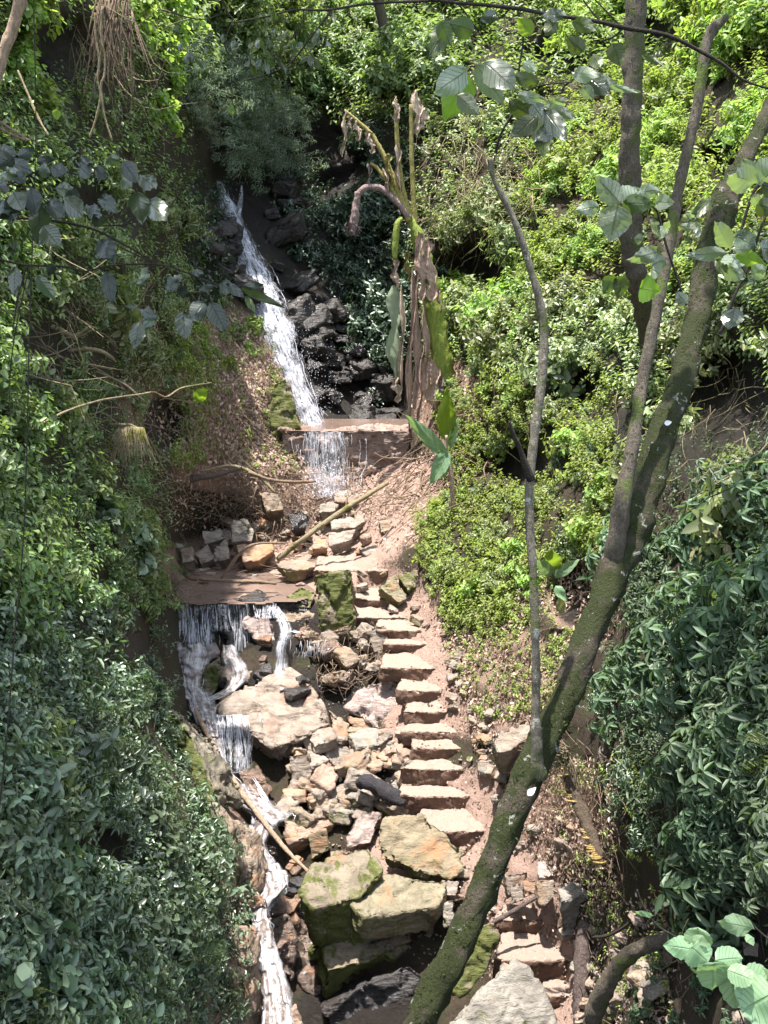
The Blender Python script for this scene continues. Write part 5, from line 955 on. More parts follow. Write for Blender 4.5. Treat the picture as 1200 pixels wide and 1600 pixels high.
trunk(tr2, 'trunk', [(1020,580,15.4,13),(1003,470,14.2,15),(989,400,13.9,17),(984,300,13.7,17),(986,180,13.6,15),(990,80,13.6,16),(996,-80,13.6,16)], 70, 'greybark', 14, .05, 9, 1500, .03)
def single(name, pts, n, m, label, cat, wob=.08, seed=1, seg=10, group=None):
    w, rad = px_path(pts, n); rad = rad*(.62 if name in ('driftwood', 'mossy_branch', 'long_branch', 'pale_root', 'fallen_pole', 'hanging_vine') else .9); v, q, t = tube(w, rad, seg, wob, seed); nz_ = np.array([noise.fractal(Vector(p)*14, .8, 2.1, 3) for p in v]); cen = np.vstack([np.repeat(w, seg, 0), w[:1], w[-1:]])
    v = v+unit(v-cen)*(nz_*.3*np.concatenate([np.repeat(rad, seg), rad[:1], rad[-1:]]))[:, None]
    o = mesh(name, v, [q, t], M[m]); rebase(o, w[0].tolist()); return tag(o, label, cat, group)
single('fallen_pole', [(300,1098,15.0,5),(325,1150,14.15,7),(355,1205,13.5,7),(400,1268,12.9,7),(445,1325,12.5,5.5),(482,1362,12.2,4)], 60, 'palewood', 'peeled reddish pole lying across the white cascade', 'pole', .09, 3)
single('fallen_pole', [(434,874,18.1,7),(470,845,18.0,7),(520,808,18.2,6.5),(570,776,18.5,6),(606,754,18.8,5)], 40, 'strawroot', 'straight pale pole lying diagonally below the weir', 'pole', .06, 4)
single('driftwood', [(272,758,19.0,7),(300,748,19.0,9),(340,742,19.1,7),(378,730,19.3,4)], 26, 'deadwood', 'dark fallen log at the foot of the litter slope', 'log', .15, 5)
single('driftwood', [(388,738,19.2,3),(425,750,19.3,4),(460,753,19.5,4),(493,752,19.8,3)], 24, 'root', 'thin pale branch lying left of the weir fall', 'branch', .1, 6)
single('driftwood', [(312,905,17.6,3),(360,908,17.5,5),(400,909,17.5,5),(432,912,17.5,3)], 20, 'root', 'grey-brown branch stranded in the muddy pool', 'branch', .1, 7)
single('driftwood', [(345,905,18,4),(375,865,18,4),(400,850,18,3),(450,848,18.1,2)], 22, 'root', 'curved branch arching over the back of the pool', 'branch', .08, 8)
single('driftwood', [(300,740,19.4,3),(360,728,19.5,4),(400,742,19.3,4),(430,770,19.2,3)], 22, 'strawroot', 'pale bent root above the root tangle', 'root', .08, 18)
single('charred_log', [(562,1226,13.35,10),(572,1222,13.3,13),(600,1236,13.2,14),(622,1248,13.1,13),(631,1254,13.08,9)], 24, 'char', 'short charred log lying beside the fifth step', 'log', .08, 9, 14)
lg = single('upright_log', [(905,1600,9.7,10),(907,1585,9.75,13),(908,1530,9.95,13.5),(911,1470,10.2,13),(912,1450,10.3,12),(911,1440,10.35,7)], 36, 'deadwood', 'weathered grey log propped upright beside the lowest steps', 'log', .07, 10, 16)
single('curved_root', [(918,1650,8.5,17),(928,1590,8.4,16),(945,1545,8.3,15),(975,1500,8.2,14),(1010,1476,8.1,13),(1050,1470,8.1,13),(1100,1480,8.3,12)], 50, 'greybark', 'thick dark root curving out of the right bank at the bottom', 'root', .06, 11, 14)
single('driftwood', [(762,1446,10.6,5),(800,1425,10.7,6),(838,1402,10.8,5)], 20, 'deadwood', 'short stick lying above the lower steps', 'stick', .1, 12)
single('driftwood', [(905,1592,9.3,3),(935,1575,8.9,5),(960,1562,8.8,3)], 16, 'root', 'small pale stick at the foot of the upright log', 'stick', .1, 13)
single('driftwood', [(1000,1410,9.2,2),(985,1440,9.2,4),(955,1460,9.4,4),(925,1465,9.6,3)], 18, 'darktwig', 'thin dark root reaching the top of the upright log', 'root', .1, 14)
single('white_trunk', [(46,-40,8,10),(24,30,8,10),(0,100,8,10),(-30,180,8,10)], 24, 'palewood', 'pale bare trunk crossing the top left corner', 'trunk', .06, 15, 12)
FL = [(872,1165,10.5,6),(885,1190,10.4,9),(898,1240,10.2,10),(918,1290,10.,9),(935,1335,9.8,7),(945,1352,9.8,3)]
fg = empty('fungus_log', P(940,1345,9.7).tolist(), 'rotting log with rows of yellow shelf fungus in the right bank', 'log')
lo = trunk(fg, 'log', FL, 60, 'twig', 14, .2, 16)
mb = MB(); w, rad = px_path(FL, 60); r = np.random.RandomState(4)
for i in range(64):
    t = r.choice([r.uniform(.02, .45), r.uniform(.6, .98)]); k = int(t*59); c = w[k]+np.array([-rad[k]*(.3+.6*r.rand()), -rad[k]*.5*r.rand(), 0]); a = r.uniform(-.5, .9); s = .04*r.uniform(.6, 1.7)
    arc = [c+s*np.array([math.cos(x)*1.2, -.6*math.sin(x), -.15+.35*math.cos(x)*a]) for x in np.linspace(.2, 2.9, 6)]; mb.tube(arc, np.array([.3, .9, 1, 1, .9, .3])*.011, 5)
mb.build('shelf_fungus', M['fungus'], fg)
mb = MB()
for i in range(90):
    a = P(872+r.uniform(-14, 20), 1175+r.uniform(-10, 14), 10.25); ang = r.uniform(1.9, 5.4); l = r.uniform(.1, .55); q = [a+np.array([math.cos(ang)*l*t*.9, -.1*math.sin(3*t), math.sin(ang)*l*t*.7-.25*l*t*t]) for t in np.linspace(0, 1, 6)]; mb.tube(q, np.linspace(.008, .003, 6), 4)
mb.build('dry_fronds', M['strawroot'], fg)

# roots and vines on the left
single('mossy_branch', [(40,455,12,4),(65,500,12.2,6),(95,515,12.3,6),(115,525,12.4,5),(137,512,12.4,3)], 26, 'strawroot', 'crooked mossy branch at mid height of the left bank', 'branch', .1, 20)
single('mossy_branch', [(105,548,12.6,3),(140,545,12.6,6),(165,552,12.6,5),(182,566,12.7,2)], 20, 'strawroot', 'short furry mossy branch sticking out of the left bank', 'branch', .15, 21)
single('mossy_branch', [(40,410,11.5,7),(60,445,11.6,6),(85,490,11.8,4),(95,505,12,3)], 20, 'darktwig', 'dark leaning branch behind the hanging vines', 'branch', .1, 22)
single('mossy_branch', [(150,580,12.5,2),(190,598,12.6,3),(215,618,12.7,3),(228,630,12.8,1.5)], 18, 'root', 'pale twig pointing down above the root fan', 'branch', .08, 23)
single('long_branch', [(55,668,9.5,3),(105,642,10.2,3),(160,625,11,2.6),(220,616,12,2.4),(240,613,12.4,2.4),(260,620,12.8,2),(285,606,13.3,2),(330,598,14,1.2)], 60, 'strawroot', 'long thin branch arching from the left bank toward the litter slope', 'branch', .05, 24, 6)
single('pale_root', [(172,663,12.6,2),(190,664,12.5,4),(210,667,12.6,4),(235,690,12.8,3),(256,735,13,2)], 26, 'strawroot', 'pale root from which the root fan hangs', 'root', .1, 25)
rf = MB(); r = np.random.RandomState(12)
for i in range(46):
    x0 = r.uniform(185, 225); a = P(x0, 666+abs(x0-205)*.1, 12.5); dx = (x0-205)/60+r.uniform(-.28, .18); l = r.uniform(.3, .6)
    rf.tube([a+np.array([dx*l*t, -.06*math.sin(t*2.5), -l*t]) for t in np.linspace(0, 1, 6)], np.linspace(.009, .003, 6), 4)
tag(rf.build('root_fan', M['strawroot']), 'fan of pale hanging rootlets on the left bank', 'roots')
rf = MB()
for i in range(60):
    a = P(r.uniform(150, 205), r.uniform(-30, 40), 14.0); l = r.uniform(.3, 1.1); dx = r.uniform(-.35, .35)
    rf.tube([a+np.array([dx*l*t, -.1*math.sin(t*2.5), -l*t]) for t in np.linspace(0, 1, 6)], np.linspace(.014, .004, 6), 4)
tag(rf.build('root_mass', M['root']), 'brown root mass hanging at the top of the left bank', 'roots')
HV = [([(148,20),(150,60),(155,95),(153,125),(157,150),(150,185),(140,215)], 'left'), ([(160,10),(158,55),(164,90),(163,118),(158,135),(163,180),(175,220)], 'right')]
for i, (q, nm) in enumerate(HV): single('hanging_vine', [(x, y, 11.0-i*.05, 3) for x, y in q], 50, 'strawroot', 'pale vine hanging at upper left, the '+nm+' one of the knotted pair', 'vine', .06, 30+i, 6)
single('hanging_vine', [(52,-20,4.6,1.4),(56,200,4.5,1.4),(50,400,4.4,1.6),(45,560,4.3,1.7),(42,700,4.2,1.8),(36,850,4.1,1.8),(24,980,4.0,2),(6,1200,3.9,2.2),(-20,1400,3.9,2.4)], 90, 'darktwig', 'long thin dark vine hanging down the whole left side', 'vine', .05, 33, 5)
single('hanging_vine', [(48,412,4.5,1.3),(38,450,4.5,1.4),(22,530,4.5,1.5),(15,600,4.5,1.5),(16,660,4.5,1.2)], 34, 'darktwig', 'short dark vine splitting off to the left edge', 'vine', .05, 34, 5)
single('hanging_vine', [(28,110,10.5,2.5),(45,150,10.4,3),(60,185,10.3,3.5),(76,212,10.2,2)], 24, 'strawroot', 'mossy hanging twig at upper left edge', 'vine', .1, 35, 6)
for i, q in enumerate([[(0,190),(20,203),(46,220)], [(0,200),(22,212),(44,219)], [(-5,220),(10,226),(5,222)]][:2]): single('bare_branch', [(x, y, 8, 2.5) for x, y in q], 14, 'root', ['upper', 'lower'][i]+' of two bare sticks poking in at the left edge', 'stick', .08, 36+i, 6)

# ------------------------------------------------------------------ foreground branches with big leaves
def big_leaf(parent, bx, by, tx, ty, d0, d1, wpx, roll=0., droop=.12, m='big', shape='ov', name='leaf', seed=0):
    b_ = P(bx, by, d0); t = P(tx, ty, d1); ln = np.linalg.norm(t-b_); dr = (t-b_)/ln; view = unit(b_); sd = unit(np.cross(dr, view)); up = np.cross(sd, dr)
    if up[2] < 0 and abs(roll) < .01: up = -up; sd = -sd
    c, s = math.cos(roll), math.sin(roll); sd, up = sd*c+up*s, up*c-sd*s; W = wpx*1.28*S(by, d0)*.5; nu, nv = 13, 9; v = []; uv = []; rr = random.Random(seed+int(bx*3+by)); tw = rr.uniform(-.35, .35)
    for i in range(nu):
        t_ = i/(nu-1); 
        pr = {'ov': math.sin(math.pi*t_**.8)**.8*(1-.25*t_), 'rd': (1-abs(2*t_-1)**2.6)**.55 if 0 < t_ < 1 else 0, 'ln': math.sin(math.pi*t_**.9)}[shape]
        for j in range(nv):
            u = j/(nv-1)*2-1; w_ = W*pr*u*(1+.05*math.sin(t_*30+j)); ht = .22*abs(w_)-droop*ln*(t_**2)+.03*ln*math.sin(t_*26-abs(u)*6)*abs(u)*(pr > .1)+.04*ln*math.sin(t_*7+u*2+seed)
            a = tw*t_; v.append(b_+dr*ln*t_+(sd*math.cos(a)+up*math.sin(a))*w_+up*ht); uv.append((u, t_))
    i = np.arange(nu*nv).reshape(nu, nv); f = np.stack([i[:-1, :-1], i[1:, :-1], i[1:, 1:], i[:-1, 1:]], -1).reshape(-1, 4)
    v = np.array(v)
    if parent: v = v-np.array(parent.location)
    return mesh(name, v, [f], L[m], parent, uv=uv)
# veins for the big leaves
def add_veins(m, amt=.75):
    nt = m.node_tree; b = nt.nodes['Principled BSDF']; src = b.inputs['Base Color'].links[0].from_socket
    uv = nt.nodes.new('ShaderNodeUVMap'); sp = nt.nodes.new('ShaderNodeSeparateXYZ'); nt.links.new(uv.outputs[0], sp.inputs[0]); au = mth(nt, 'ABSOLUTE', sp.outputs[0])
    ph = mth(nt, 'ABSOLUTE', mth(nt, 'SINE', mth(nt, 'MULTIPLY', mth(nt, 'SUBTRACT', sp.outputs[1], mth(nt, 'MULTIPLY', au, .22)), 25.)))
    v = mth(nt, 'MAXIMUM', ramp(nt, ph, [(0, (1,1,1)), (.16, (0,0,0))]), ramp(nt, au, [(.02, (1,1,1)), (.07, (0,0,0))]))
    g_ = geo(nt); spots = ramp(nt, noi(nt, 60, 3, .7, g_.outputs['Position']), [(.62, (0,0,0)), (.7, (1,1,1))])
    c = mixc(nt, mth(nt, 'MULTIPLY', v, amt), src, (.03,.05,.02)); c = mixc(nt, mth(nt, 'MULTIPLY', spots, .3), c, (.12,.10,.05)); nt.links.new(c, b.inputs['Base Color']); bump(nt, b, mth(nt, 'MULTIPLY', v, -1.), .8, .006)
add_veins(L['big']); add_veins(L['olive'])
L['pale'] = leaf_mat('leaf_pale_round', (.11,.19,.10), (.16,.26,.14), (.22,.33,.19), (.28,.45,.15), .3, .5, .5); add_veins(L['pale'], .25)
L['darkbig'] = leaf_mat('leaf_dark_big', (.02,.035,.02), (.035,.055,.03), (.06,.085,.05), (.08,.15,.03), .2, .3, .9); add_veins(L['darkbig'], .3)
def branch(name, label, tubes, leaves, m='darktwig', loc=None):
    root = empty(name, loc or P(*tubes[0][0][:3]).tolist(), label, 'branch')
    for i, q in enumerate(tubes):
        w, rad = px_path(q, max(8, len(q)*7)); rad = rad*.62; MB().tube(w, rad, 7, .06, i).build('stem' if i == 0 else 'twig', M[m], root)
    for i, l in enumerate(leaves): big_leaf(root, *l[:7], roll=l[7] if len(l) > 7 else 0., droop=l[8] if len(l) > 8 else .12, m=l[9] if len(l) > 9 else 'big', shape=l[10] if len(l) > 10 else 'ov', seed=i)
    return root
L['lit'] = leaf_mat('leaf_backlit', (.06,.10,.015), (.08,.13,.02), (.11,.18,.03), (.42,.62,.05), .6, .45, .3); add_veins(L['lit'], .5)
L['silhouette'] = leaf_mat('leaf_slate_silhouette', (.014,.022,.018), (.024,.034,.028), (.045,.06,.05), (.06,.10,.03), .12, .45, .5); add_veins(L['silhouette'], .5)  # darkness of the silhouetted left leaves put into the colour
TR = {'z8': (660, 0, 2.222), 'z9': (900, 180, 4.), 'z6': (780, 1000, 2.667), 'l1': (0, 0, 3.), 'l2': (0, 380, 3.), 'z7': (250, 0, 2.667)}
def lvs(tr_, d_, txt, droop=.08, dm='big'):
    ox, oy, k = TR[tr_]; out = []; r = random.Random(len(txt))
    for t in txt.split(';'):
        q = t.split()
        if len(q) < 5: continue
        a = [float(v) for v in q[:5]]; o = r.uniform(-.08, .08)
        out.append((ox+a[0]/k, oy+a[1]/k, ox+a[2]/k, oy+a[3]/k, d_+o, d_+o+r.uniform(-.12, .05), a[4]/k, r.uniform(-.15, .15), droop*r.uniform(.5, 1.5), q[5] if len(q) > 5 else dm, q[6] if len(q) > 6 else 'ov'))
    return out
def tb_(tr_, d_, txt):
    ox, oy, k = TR[tr_]; out = []
    for t in txt.split(';'):
        q = [float(v) for v in t.split()]; out.append([(ox+q[i]/k, oy+q[i+1]/k, d_, q[i+2]) for i in range(0, len(q), 3)])
    return out
branch('leafy_branch', 'dark branch across the top right with big drooping silvery and green leaves', tb_('z8', 3.6, '-60 -20 3.2 80 5 3.6 300 25 5 440 50 5 600 73 5.5 700 95 6 850 122 5.5 960 175 5 1040 220 4.5 1130 285 3 1300 330 3;330 30 3 350 130 2.6 335 250 2.5 350 330 2.6 310 400 3 270 470 3.2 255 530 4;340 245 2.2 270 225 2 165 232 1.8;350 320 2.2 420 295 2 520 285 1.6;700 95 3 660 130 2.5 600 150 2;120 8 2.5 160 60 2 240 180 1.5;540 -30 2 580 30 2 620 75 2.5;590 -10 2 640 40 2 690 92 2.5'),
 lvs('z8', 3.5, '160 240 30 335 80;155 255 78 420 104 lit;185 225 285 360 74;215 218 330 315 92;330 330 430 350 36;400 290 310 262 48 olive;430 365 510 345 36;430 375 540 410 40;420 380 510 500 60 darkbig;420 400 420 550 72 olive;400 400 300 490 60 olive;380 360 440 440 60 darkbig;300 350 410 430 54 olive;520 250 620 270 48;560 260 660 330 64 darkbig;600 270 680 300 36;555 300 595 345 40;120 330 200 400 56;560 180 500 130 54 olive;520 140 570 170 40;640 300 760 320 20;100 60 15 220 60 olive;60 75 100 160 50 olive;180 110 90 80 66 olive;420 50 510 55 40 darkbig;470 70 420 125 44 olive;520 75 610 105 46 olive;260 50 200 70 40 darkbig;660 150 690 230 58 olive;590 190 620 240 44 olive;470 430 380 500 50 darkbig;350 215 400 250 34;760 190 850 230 20 olive;380 120 330 60 50 lit'))
branch('leafy_branch', 'sprig of pale quilted leaves in front of the forked stems at upper right', tb_('z9', 3.4, '690 1190 3 640 1040 3 560 800 3.2 520 640 3 490 580 2.5 390 545 2 280 550 2'),
 lvs('z9', 3.3, '275 550 118 378 130;285 545 410 470 150;262 560 215 792 185;285 548 500 560 100 olive;500 540 612 545 90;145 572 -5 595 84;395 480 530 470 80;545 850 290 905 90;545 880 400 850 30 olive;470 960 530 1000 110;560 900 470 940 80;400 1080 520 1100 150 lit;240 1000 172 1118 90 olive;295 1000 262 1142 90 olive;560 690 490 780 70;640 700 800 640 50 olive;560 720 580 640 40;420 780 360 770 60;480 650 520 760 50 olive;690 1180 620 1100 70 darkbig'))
branch('leafy_branch', 'branch with broad silvery leaves hanging in at the right edge', tb_('z9', 3.2, '900 1370 4 985 1140 4 1060 990 4 1100 880 3.4 1150 720 3.6 1190 620 3;1030 730 3.5 1080 560 4 1140 430 4.5 1230 380 4;900 965 4 965 880 3.4 975 840 3;1060 990 3 1010 900 2.5 970 855 2'),
 lvs('z9', 3.1, '1130 425 930 365 160;1140 430 1300 290 200;1140 425 1040 270 110;1160 440 1310 460 120 olive;945 858 672 880 80;965 830 862 655 104;975 832 1120 828 50;850 520 705 660 70 olive;640 690 770 640 50 olive;640 700 810 690 46;750 700 770 775 44;1000 870 1180 930 90 lit;1000 880 960 960 120;1090 1000 1200 950 90;940 950 1050 1010 120;1000 750 1120 820 110 darkbig;990 1200 960 1350 120 darkbig;1110 500 1150 590 60;1150 830 1290 850 120 darkbig;740 640 660 620 30;870 900 960 1000 60 olive;1130 560 1240 590 110 olive'))
branch('leafy_branch', 'sprig of pale green rounded leaves with insect holes at the bottom right corner', tb_('z6', 3.6, '575 1040 2.4 600 1110 2.5 660 1190 2.6 750 1245 2.6 830 1290 3 900 1335 3 1000 1400 3.4 1120 1470 3.5;1040 1165 2 1080 1210 2.4 1140 1260 2.5;990 1520 2 1020 1600 2;960 1385 2 1000 1470 2'),
 lvs('z6', 3.5, '1060 1205 905 1168 74 pale;830 1285 828 1200 90 pale rd;815 1290 682 1272 84 pale;800 1280 868 1340 100 pale rd;900 1335 1012 1325 80 pale rd;895 1345 890 1450 110 pale rd;950 1375 1060 1420 70 pale rd;945 1385 1010 1525 90 pale rd;1000 1410 1140 1450 120 pale rd;1150 1470 1010 1550 190 pale rd;1060 1240 1030 1260 44 pale;1090 1430 1160 1400 80 pale;830 1270 850 1230 60 pale;640 1150 560 1130 20 pale', .03))
branch('leafy_branch', 'shadowy branch of dark glossy leaves reaching in from the left edge', tb_('l1', 3.0, '-60 1020 3 210 1030 3 420 1070 3 560 1135 2.6 700 1215 2;440 1060 1.8 600 1050 2 720 1000 1.8 800 960 1.5 870 860 1.2;-60 900 3 80 850 3 220 790 2.4 380 820 2 470 800 1.8;240 800 1.5 330 740 1.6 390 690 1.5'),
 lvs('l1', 2.9, '-20 700 90 730 60;60 730 -10 790 64;50 760 170 810 60;90 740 160 690 50;170 760 260 745 40;180 790 240 810 60 darkbig;240 780 320 820 60;360 760 450 765 44;370 780 430 835 60;440 790 510 840 50;575 755 650 860 70;570 840 620 880 60 darkbig;660 820 740 900 70 darkbig;640 900 670 1050 90 darkbig;690 940 790 1040 90 darkbig;560 740 500 770 50 darkbig;140 880 170 1010 80;60 900 110 990 80 darkbig;90 1000 30 920 90;0 930 60 1060 90 darkbig;210 950 330 1020 76;190 960 180 1150 90 darkbig;300 930 400 1020 90 darkbig;320 890 370 960 60;260 880 360 900 60 darkbig;410 960 480 1040 60;470 1120 530 1230 90;480 1060 430 1000 50 darkbig;-20 870 60 880 60;480 920 540 990 60;200 1060 280 1160 90 darkbig;0 820 100 800 60 darkbig;-30 960 40 1010 80;120 820 60 850 50;390 720 350 690 30', dm='silhouette'))
branch('leafy_branch', 'thin branch of dangling grey and dark leaves crossing toward the waterfall from the left', tb_('l2', 3.1, '-60 60 3 110 100 3 300 110 2.4 400 132 2 520 105 2 740 100 2 880 140 2 1000 190 2 1080 215 1.6 1250 235 1.4;480 -20 1.5 650 60 1.6 745 105 1.6;770 200 1 765 270 1.5 740 320 1;130 100 2.4 90 220 2.4 60 400 1.8'),
 lvs('l2', 3.0, '70 108 68 255 56 darkbig;500 130 525 290 60;480 -20 540 100 70;170 150 260 270 56 darkbig;655 365 628 505 64 darkbig;720 335 670 410 44 darkbig;670 310 720 345 50;860 320 862 465 72 darkbig;960 275 890 370 76;985 278 1062 420 76;830 160 780 230 56;850 200 860 260 40;820 150 850 180 40;1030 190 1100 230 60;1060 190 1150 260 40;1130 210 1330 300 36 olive;1140 205 1240 190 36;1000 200 920 230 30;690 120 660 200 40 darkbig;900 130 960 150 30;1150 250 1200 330 30 olive;250 100 230 150 40;640 200 700 170 34 darkbig', dm='silhouette'))
r = random.Random(77); nl = []
for k in range(46):
    t = r.random(); x = 60+t*600; y = 60+abs(math.sin(t*9))*150+r.uniform(-40, 60); a = r.uniform(.8, 2.4); l = r.uniform(34, 62)
    nl.append('%d %d %d %d %d %s ln' % (x, y, x+math.cos(a)*l, y+math.sin(a)*l, r.uniform(12, 20), r.choice(['darkbig', 'olive', 'olive'])))
branch('leafy_branch', 'twiggy branch of narrow dark leaves arching across the top centre', tb_('z7', 4.2, '1230 0 4 1000 8 3.6 850 18 3.2 700 42 3 560 42 2.5 440 70 2 300 95 2;715 45 2.6 640 140 2.2 545 260 2.2 450 310 1.8 350 335 1.4;600 45 1.6 590 120 1.5 520 180 1.2;300 95 1.6 270 180 1.5 300 240 2 360 280 1.2;250 -10 1.5 290 60 1.5 350 130 1.2;500 300 1.4 470 240 1.2 430 160 1;0 40 1.5 160 80 1.5 260 60 1.2'),
 lvs('z7', 4.1, ';'.join(nl)+';290 430 305 490 22 lit ln;690 170 720 205 14 darkbig ln;620 230 640 290 22 olive ln;640 240 672 290 22 olive ln;480 230 530 310 18 darkbig ln;440 250 455 320 18 darkbig ln;420 240 400 290 18 darkbig ln;715 50 735 100 18 olive ln'))
# a few single bright leaves and the fallen pale ones
def lone(label, *a, **k):
    o = big_leaf(None, *a, **k); rebase(o, P(a[0], a[1], a[4]).tolist()); tag(o, label, 'leaf')
lone('round yellow-green leaf lit above the litter slope', 302, 626, 327, 607, 14.4, 14.3, 18, m='lit', shape='ov')
lone('small green heart-shaped leaf lit in the upper left', 88, 170, 89, 188, 6.0, 6.0, 12, m='lit', shape='ov')
L['white'] = leaf_mat('leaf_white_underside', (.6,.62,.66), (.66,.68,.72), (.7,.72,.76), (.5,.5,.5), .2, .4, .5)
lone('bluish white leaf caught on the lower part of the leaning trunk', 824, 1242, 837, 1231, 6.75, 6.74, 9, m='white', shape='ov')
lone('white leaf stuck to the upper part of the leaning trunk', 1038, 662, 1050, 659, 8.1, 8.1, 7, m='white', shape='ov')
lone('yellow fallen leaf lying on the sixth step', 729, 1188, 739, 1182, 13.3, 13.35, 7, m='yellowish', shape='ov')

# ------------------------------------------------------------------ the dead banana plant and the young ones
BD = 20.7
bn = empty('dead_banana_plant', P(698, 640, 20.8).tolist(), 'tall dying banana plant with brown hanging leaves and withered bud beside the waterfall', 'banana plant')
trunk(bn, 'pseudostem', [(702,640,20.8,19),(694,585,BD,16),(684,520,BD,15),(674,455,BD,14),(662,400,BD,13),(652,368,BD,10),(640,338,BD,6)], 50, 'banana_stem', 16, .05, 40)
PT = [([(650,366),(646,310),(643,240),(642,163)], 5, 2.5), ([(644,350),(630,300),(622,240),(619,180),(618,155)], 5, 2.5), ([(640,345),(618,290),(600,245),(580,210),(556,187),(538,172)], 6, 2), ([(640,345),(625,318),(606,285),(588,262),(578,255)], 5, 2)]
for i, (q, r0, r1) in enumerate(PT):
    n = len(q); trunk(bn, 'petiole', [(x, y, BD-.02*i, r0+(r1-r0)*k/(n-1)) for k, (x, y) in enumerate(q)], 40, 'banana_petiole', 8, .06, 41+i)
def rag(name, x0, y0, x1, y1, w0, w1, m, seed, d_=BD-.15, parent=bn, n=26, k=7, curl=.5, mt=None):
    """hanging limp strip of leaf, folded and torn"""
    r = random.Random(seed); v = []; ph = r.uniform(0, 6)
    for i in range(n):
        t = i/(n-1); cx = x0+(x1-x0)*t+math.sin(t*9+ph)*2.2; yy = y0+(y1-y0)*t; w_ = .78*(w0+(w1-w0)*t)*(.75+.35*math.sin(t*13+ph)+.25*r.random())*min(1, t*8+.3)*min(1, (1-t)*6+.25)
        for j in range(k):
            u = j/(k-1)*2-1; v.append(P(cx+u*w_/2, yy+r.uniform(-1.5, 1.5)*abs(u), d_+.10*math.sin(u*3.3+t*7+ph)*curl+.04*r.random()))
    i = np.arange(n*k).reshape(n, k); f = np.stack([i[:-1, :-1], i[1:, :-1], i[1:, 1:], i[:-1, 1:]], -1).reshape(-1, 4)
    return mesh(name, np.array(v)-np.array(parent.location), [f], mt or M[m], parent)
rag('dead_leaf', 653, 362, 648, 640, 13, 15, 'banana_dead', 1); rag('dead_leaf', 646, 420, 637, 675, 9, 12, 'banana_dead', 2, BD-.2); rag('dead_leaf', 666, 375, 676, 470, 24, 26, 'banana_dead', 3, BD-.32)
rag('dead_leaf', 655, 365, 660, 470, 20, 16, 'banana_dead', 4, BD-.36); rag('dead_leaf', 664, 470, 668, 630, 8, 16, 'banana_dead', 5, BD-.25); rag('dead_leaf', 676, 560, 680, 640, 18, 34, 'banana_dead', 6, BD-.3); rag('dead_leaf', 690, 590, 697, 650, 22, 30, 'banana_bud', 7, BD-.35)
rag('dead_leaf', 684, 450, 690, 490, 8, 4, 'banana_dead', 8, BD-.35); rag('dead_leaf', 660, 540, 655, 660, 10, 8, 'banana_dead', 16, BD-.2)
rag('dead_leaf', 618, 150, 621, 190, 9, 14, 'banana_rag', 9); rag('dead_leaf', 650, 140, 652, 215, 24, 12, 'banana_rag', 10, BD+.1); rag('dead_leaf', 664, 168, 655, 205, 24, 18, 'banana_rag', 17, BD+.15); rag('dead_leaf', 540, 172, 536, 245, 10, 7, 'banana_rag', 11); rag('dead_leaf', 556, 188, 562, 222, 14, 9, 'banana_rag', 12); rag('dead_leaf', 574, 205, 583, 240, 20, 12, 'banana_rag', 13); rag('dead_leaf', 546, 180, 548, 210, 12, 5, 'banana_rag', 18)
rag('dead_leaf', 604, 240, 613, 290, 14, 7, 'banana_petiole', 14); rag('dead_leaf', 620, 225, 624, 300, 12, 7, 'banana_rag', 15); rag('dead_leaf', 600, 262, 608, 300, 8, 6, 'banana_rag', 19); rag('dead_leaf', 576, 255, 577, 300, 9, 5, 'banana_bud', 20)
rag('dead_leaf', 634, 395, 640, 440, 12, 10, 'banana_petiole', 21, BD-.1)
trunk(bn, 'petiole', [(627,340,BD-.1,4),(620,352,BD-.15,5),(618,380,BD-.15,5),(617,405,BD-.15,4)], 16, 'banana_stem', 8, .04, 50)
rag('dead_leaf', 617, 400, 619, 450, 10, 16, 'banana_rag', 22, BD-.15); rag('green_leaf', 616, 446, 618, 598, 30, 28, None, 23, BD-.18, mt=simple('banana_limp_leaf', (.22,.27,.17), .5), curl=.35); rag('leaf_edge', 629, 446, 627, 610, 9, 9, 'banana_rag', 24, BD-.28); rag('leaf_tip', 618, 590, 623, 630, 22, 12, 'banana_rag', 25, BD-.2)
trunk(bn, 'fruit_stalk', [(640,342,BD-.05,5),(622,318,BD-.1,5),(604,300,BD-.1,5),(588,292,BD-.12,5),(570,294,BD-.14,5),(558,305,BD-.15,5)], 30, 'banana_bud', 10, .1, 51)
trunk(bn, 'withered_bud', [(560,300,BD-.15,5),(556,325,BD-.15,6),(553,345,BD-.15,7),(551,358,BD-.15,8),(550,368,BD-.15,6)], 30, 'banana_bud', 12, .2, 52)
for i in range(7): rag('bud_scale', 542+i*3.2, 345+abs(i-3), 538+i*4, 371-abs(i-3)*1.5, 5, 2, 'banana_bud', 30+i, BD-.2-.03*(i % 2), n=8, k=4)
yd = Df(707, 800)-.1
yb = empty('young_banana_plant', P(708, 800, yd).tolist(), 'young banana plant with one bright upright leaf below the dead banana', 'banana plant')
trunk(yb, 'stem', [(708,802,yd,4.5),(707,770,yd,4),(704,735,yd,3.5),(699,705,yd,2.5),(697,680,yd,2)], 24, 'banana_dead', 8, .06, 55)
for q in [(697,692,698,604,yd,yd,26,.2,.0,'lit'), (700,715,632,646,yd-.1,yd-.2,20,0,.1,'pale'), (696,700,694,748,yd-.05,yd-.2,16,0,.2,'pale'), (703,700,716,652,yd,yd,12,0,.1,'pale'), (700,705,672,757,yd-.1,yd-.2,22,0,.1,'pale')]: big_leaf(yb, *q[:7], roll=q[7], droop=q[8], m=q[9], shape='ov')
y2 = empty('young_banana_plant', P(870, 950, 13.2).tolist(), 'small broad-leaved seedling with a yellowed leaf between the slim stem and the leaning trunk', 'plant')
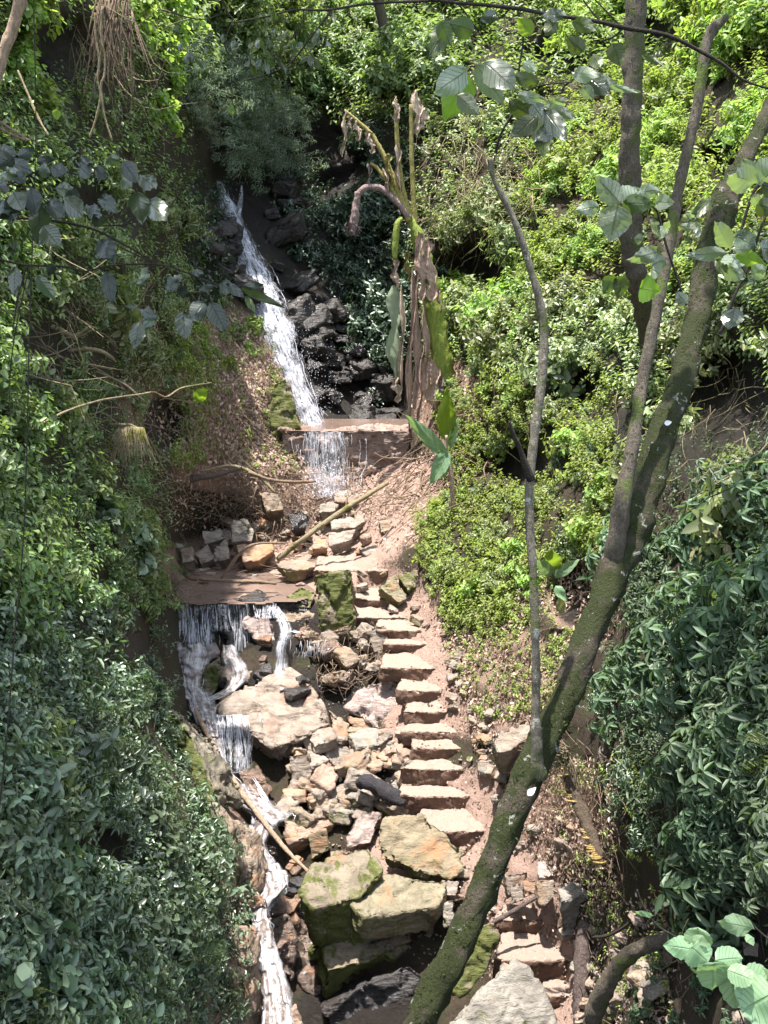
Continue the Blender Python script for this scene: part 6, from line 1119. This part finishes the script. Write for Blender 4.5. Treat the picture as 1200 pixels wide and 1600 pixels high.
trunk(y2, 'stem', [(872,955,13.2,2.5),(866,915,13.2,2),(863,885,13.2,2)], 10, 'greenstem', 6, .05, 56)
for q in [(863,892,863,858,13.2,13.1,26,.2,.0,'lit'), (865,900,835,872,13.2,13,18,0,.1,'pale'), (866,900,905,875,13.2,13.1,16,0,.1,'pale'), (868,915,885,940,13.1,13,14,0,.1,'pale'), (878,958,874,932,13,13,14,0,.1,'yellowish')]: big_leaf(y2, *q[:7], roll=q[7], droop=q[8], m=q[9], shape='ov')

# ------------------------------------------------------------------ unseen trees added overhead to shade the lower banks, near leaves and cliff
def canopy(label, foot, top, crown, seed, n, leaf=.15, m='mid'):
    t = empty('added_shade_tree', foot, label, 'tree'); c = np.array(crown[:3]); rx, rz = crown[3], crown[4]; r = np.random.RandomState(seed); mb = MB()
    f = np.array(foot); tp = np.array(top); mb.tube(smooth_path([f, f*.4+tp*.6+[.2, .1, 0], tp], 14), np.linspace(.16, .09, 14), 9, .05, seed)
    for i in range(9):
        q = unit(r.randn(3))*[rx, rx, rz]*.8; e = c+q; mb.tube(smooth_path([tp, (tp+e)/2+[0, 0, .3], e], 8), np.linspace(.07, .015, 8), 6)
    mb.build('trunk', M['greybark'], t)
    cl = unit(r.randn(14, 3))*(r.rand(14, 1)**.4)*[rx, rx, rz]*.75+c
    i = r.randint(0, 14, n); b_ = cl[i]+r.randn(n, 3)*[rx*.25, rx*.25, rz*.25]; ax = unit(r.randn(n, 3)+np.array([0, 0, .2]))
    lv_, lf, sv, sf = sprigs(b_, ax, .7*np.ones(n), leaf, 'dense', 'ovate', r, .6)
    v = np.vstack([lv_, sv])-np.array(foot); mesh('crown', v, [np.vstack([lf, sf+len(lv_)])], L[m], t, mats=[L[m], M['darktwig']], mi=np.concatenate([np.zeros(len(lf)), np.ones(len(sf))]))
canopy('tree on the left bank whose crown shades the lower left thicket', (-5.2, 7.0, -.5), (-4.4, 6.0, 3.8), (-4.1, 5.9, 5.0, 2.2, 1.0), 61, 440)
canopy('tree on the left bank leaning over the nearest shrubs', (-4.6, 3.6, -1.2), (-3.2, 3.4, 3.0), (-2.2, 3.3, 4.0, 1.6, .8), 62, 420)
canopy('tree on the right bank whose crown shades the lower right thicket', (5.6, 7.5, 0.), (4.0, 7.0, 3.6), (3.1, 7.1, 4.9, 2.3, 1.0), 63, 560)
canopy('tree rooted high on the right bank behind the leaning trunk', (7.0, 13.0, 1.5), (5.0, 12.4, 5.4), (4.3, 12.2, 6.6, 1.7, 1.0), 64, 330)
canopy('tree on the far slope whose crown shades the waterfall cliff', (.5, 30.5, 3.4), (-1.0, 28., 8.4), (-1.5, 26.3, 9.7, 2.2, .9), 65, 560, .2)
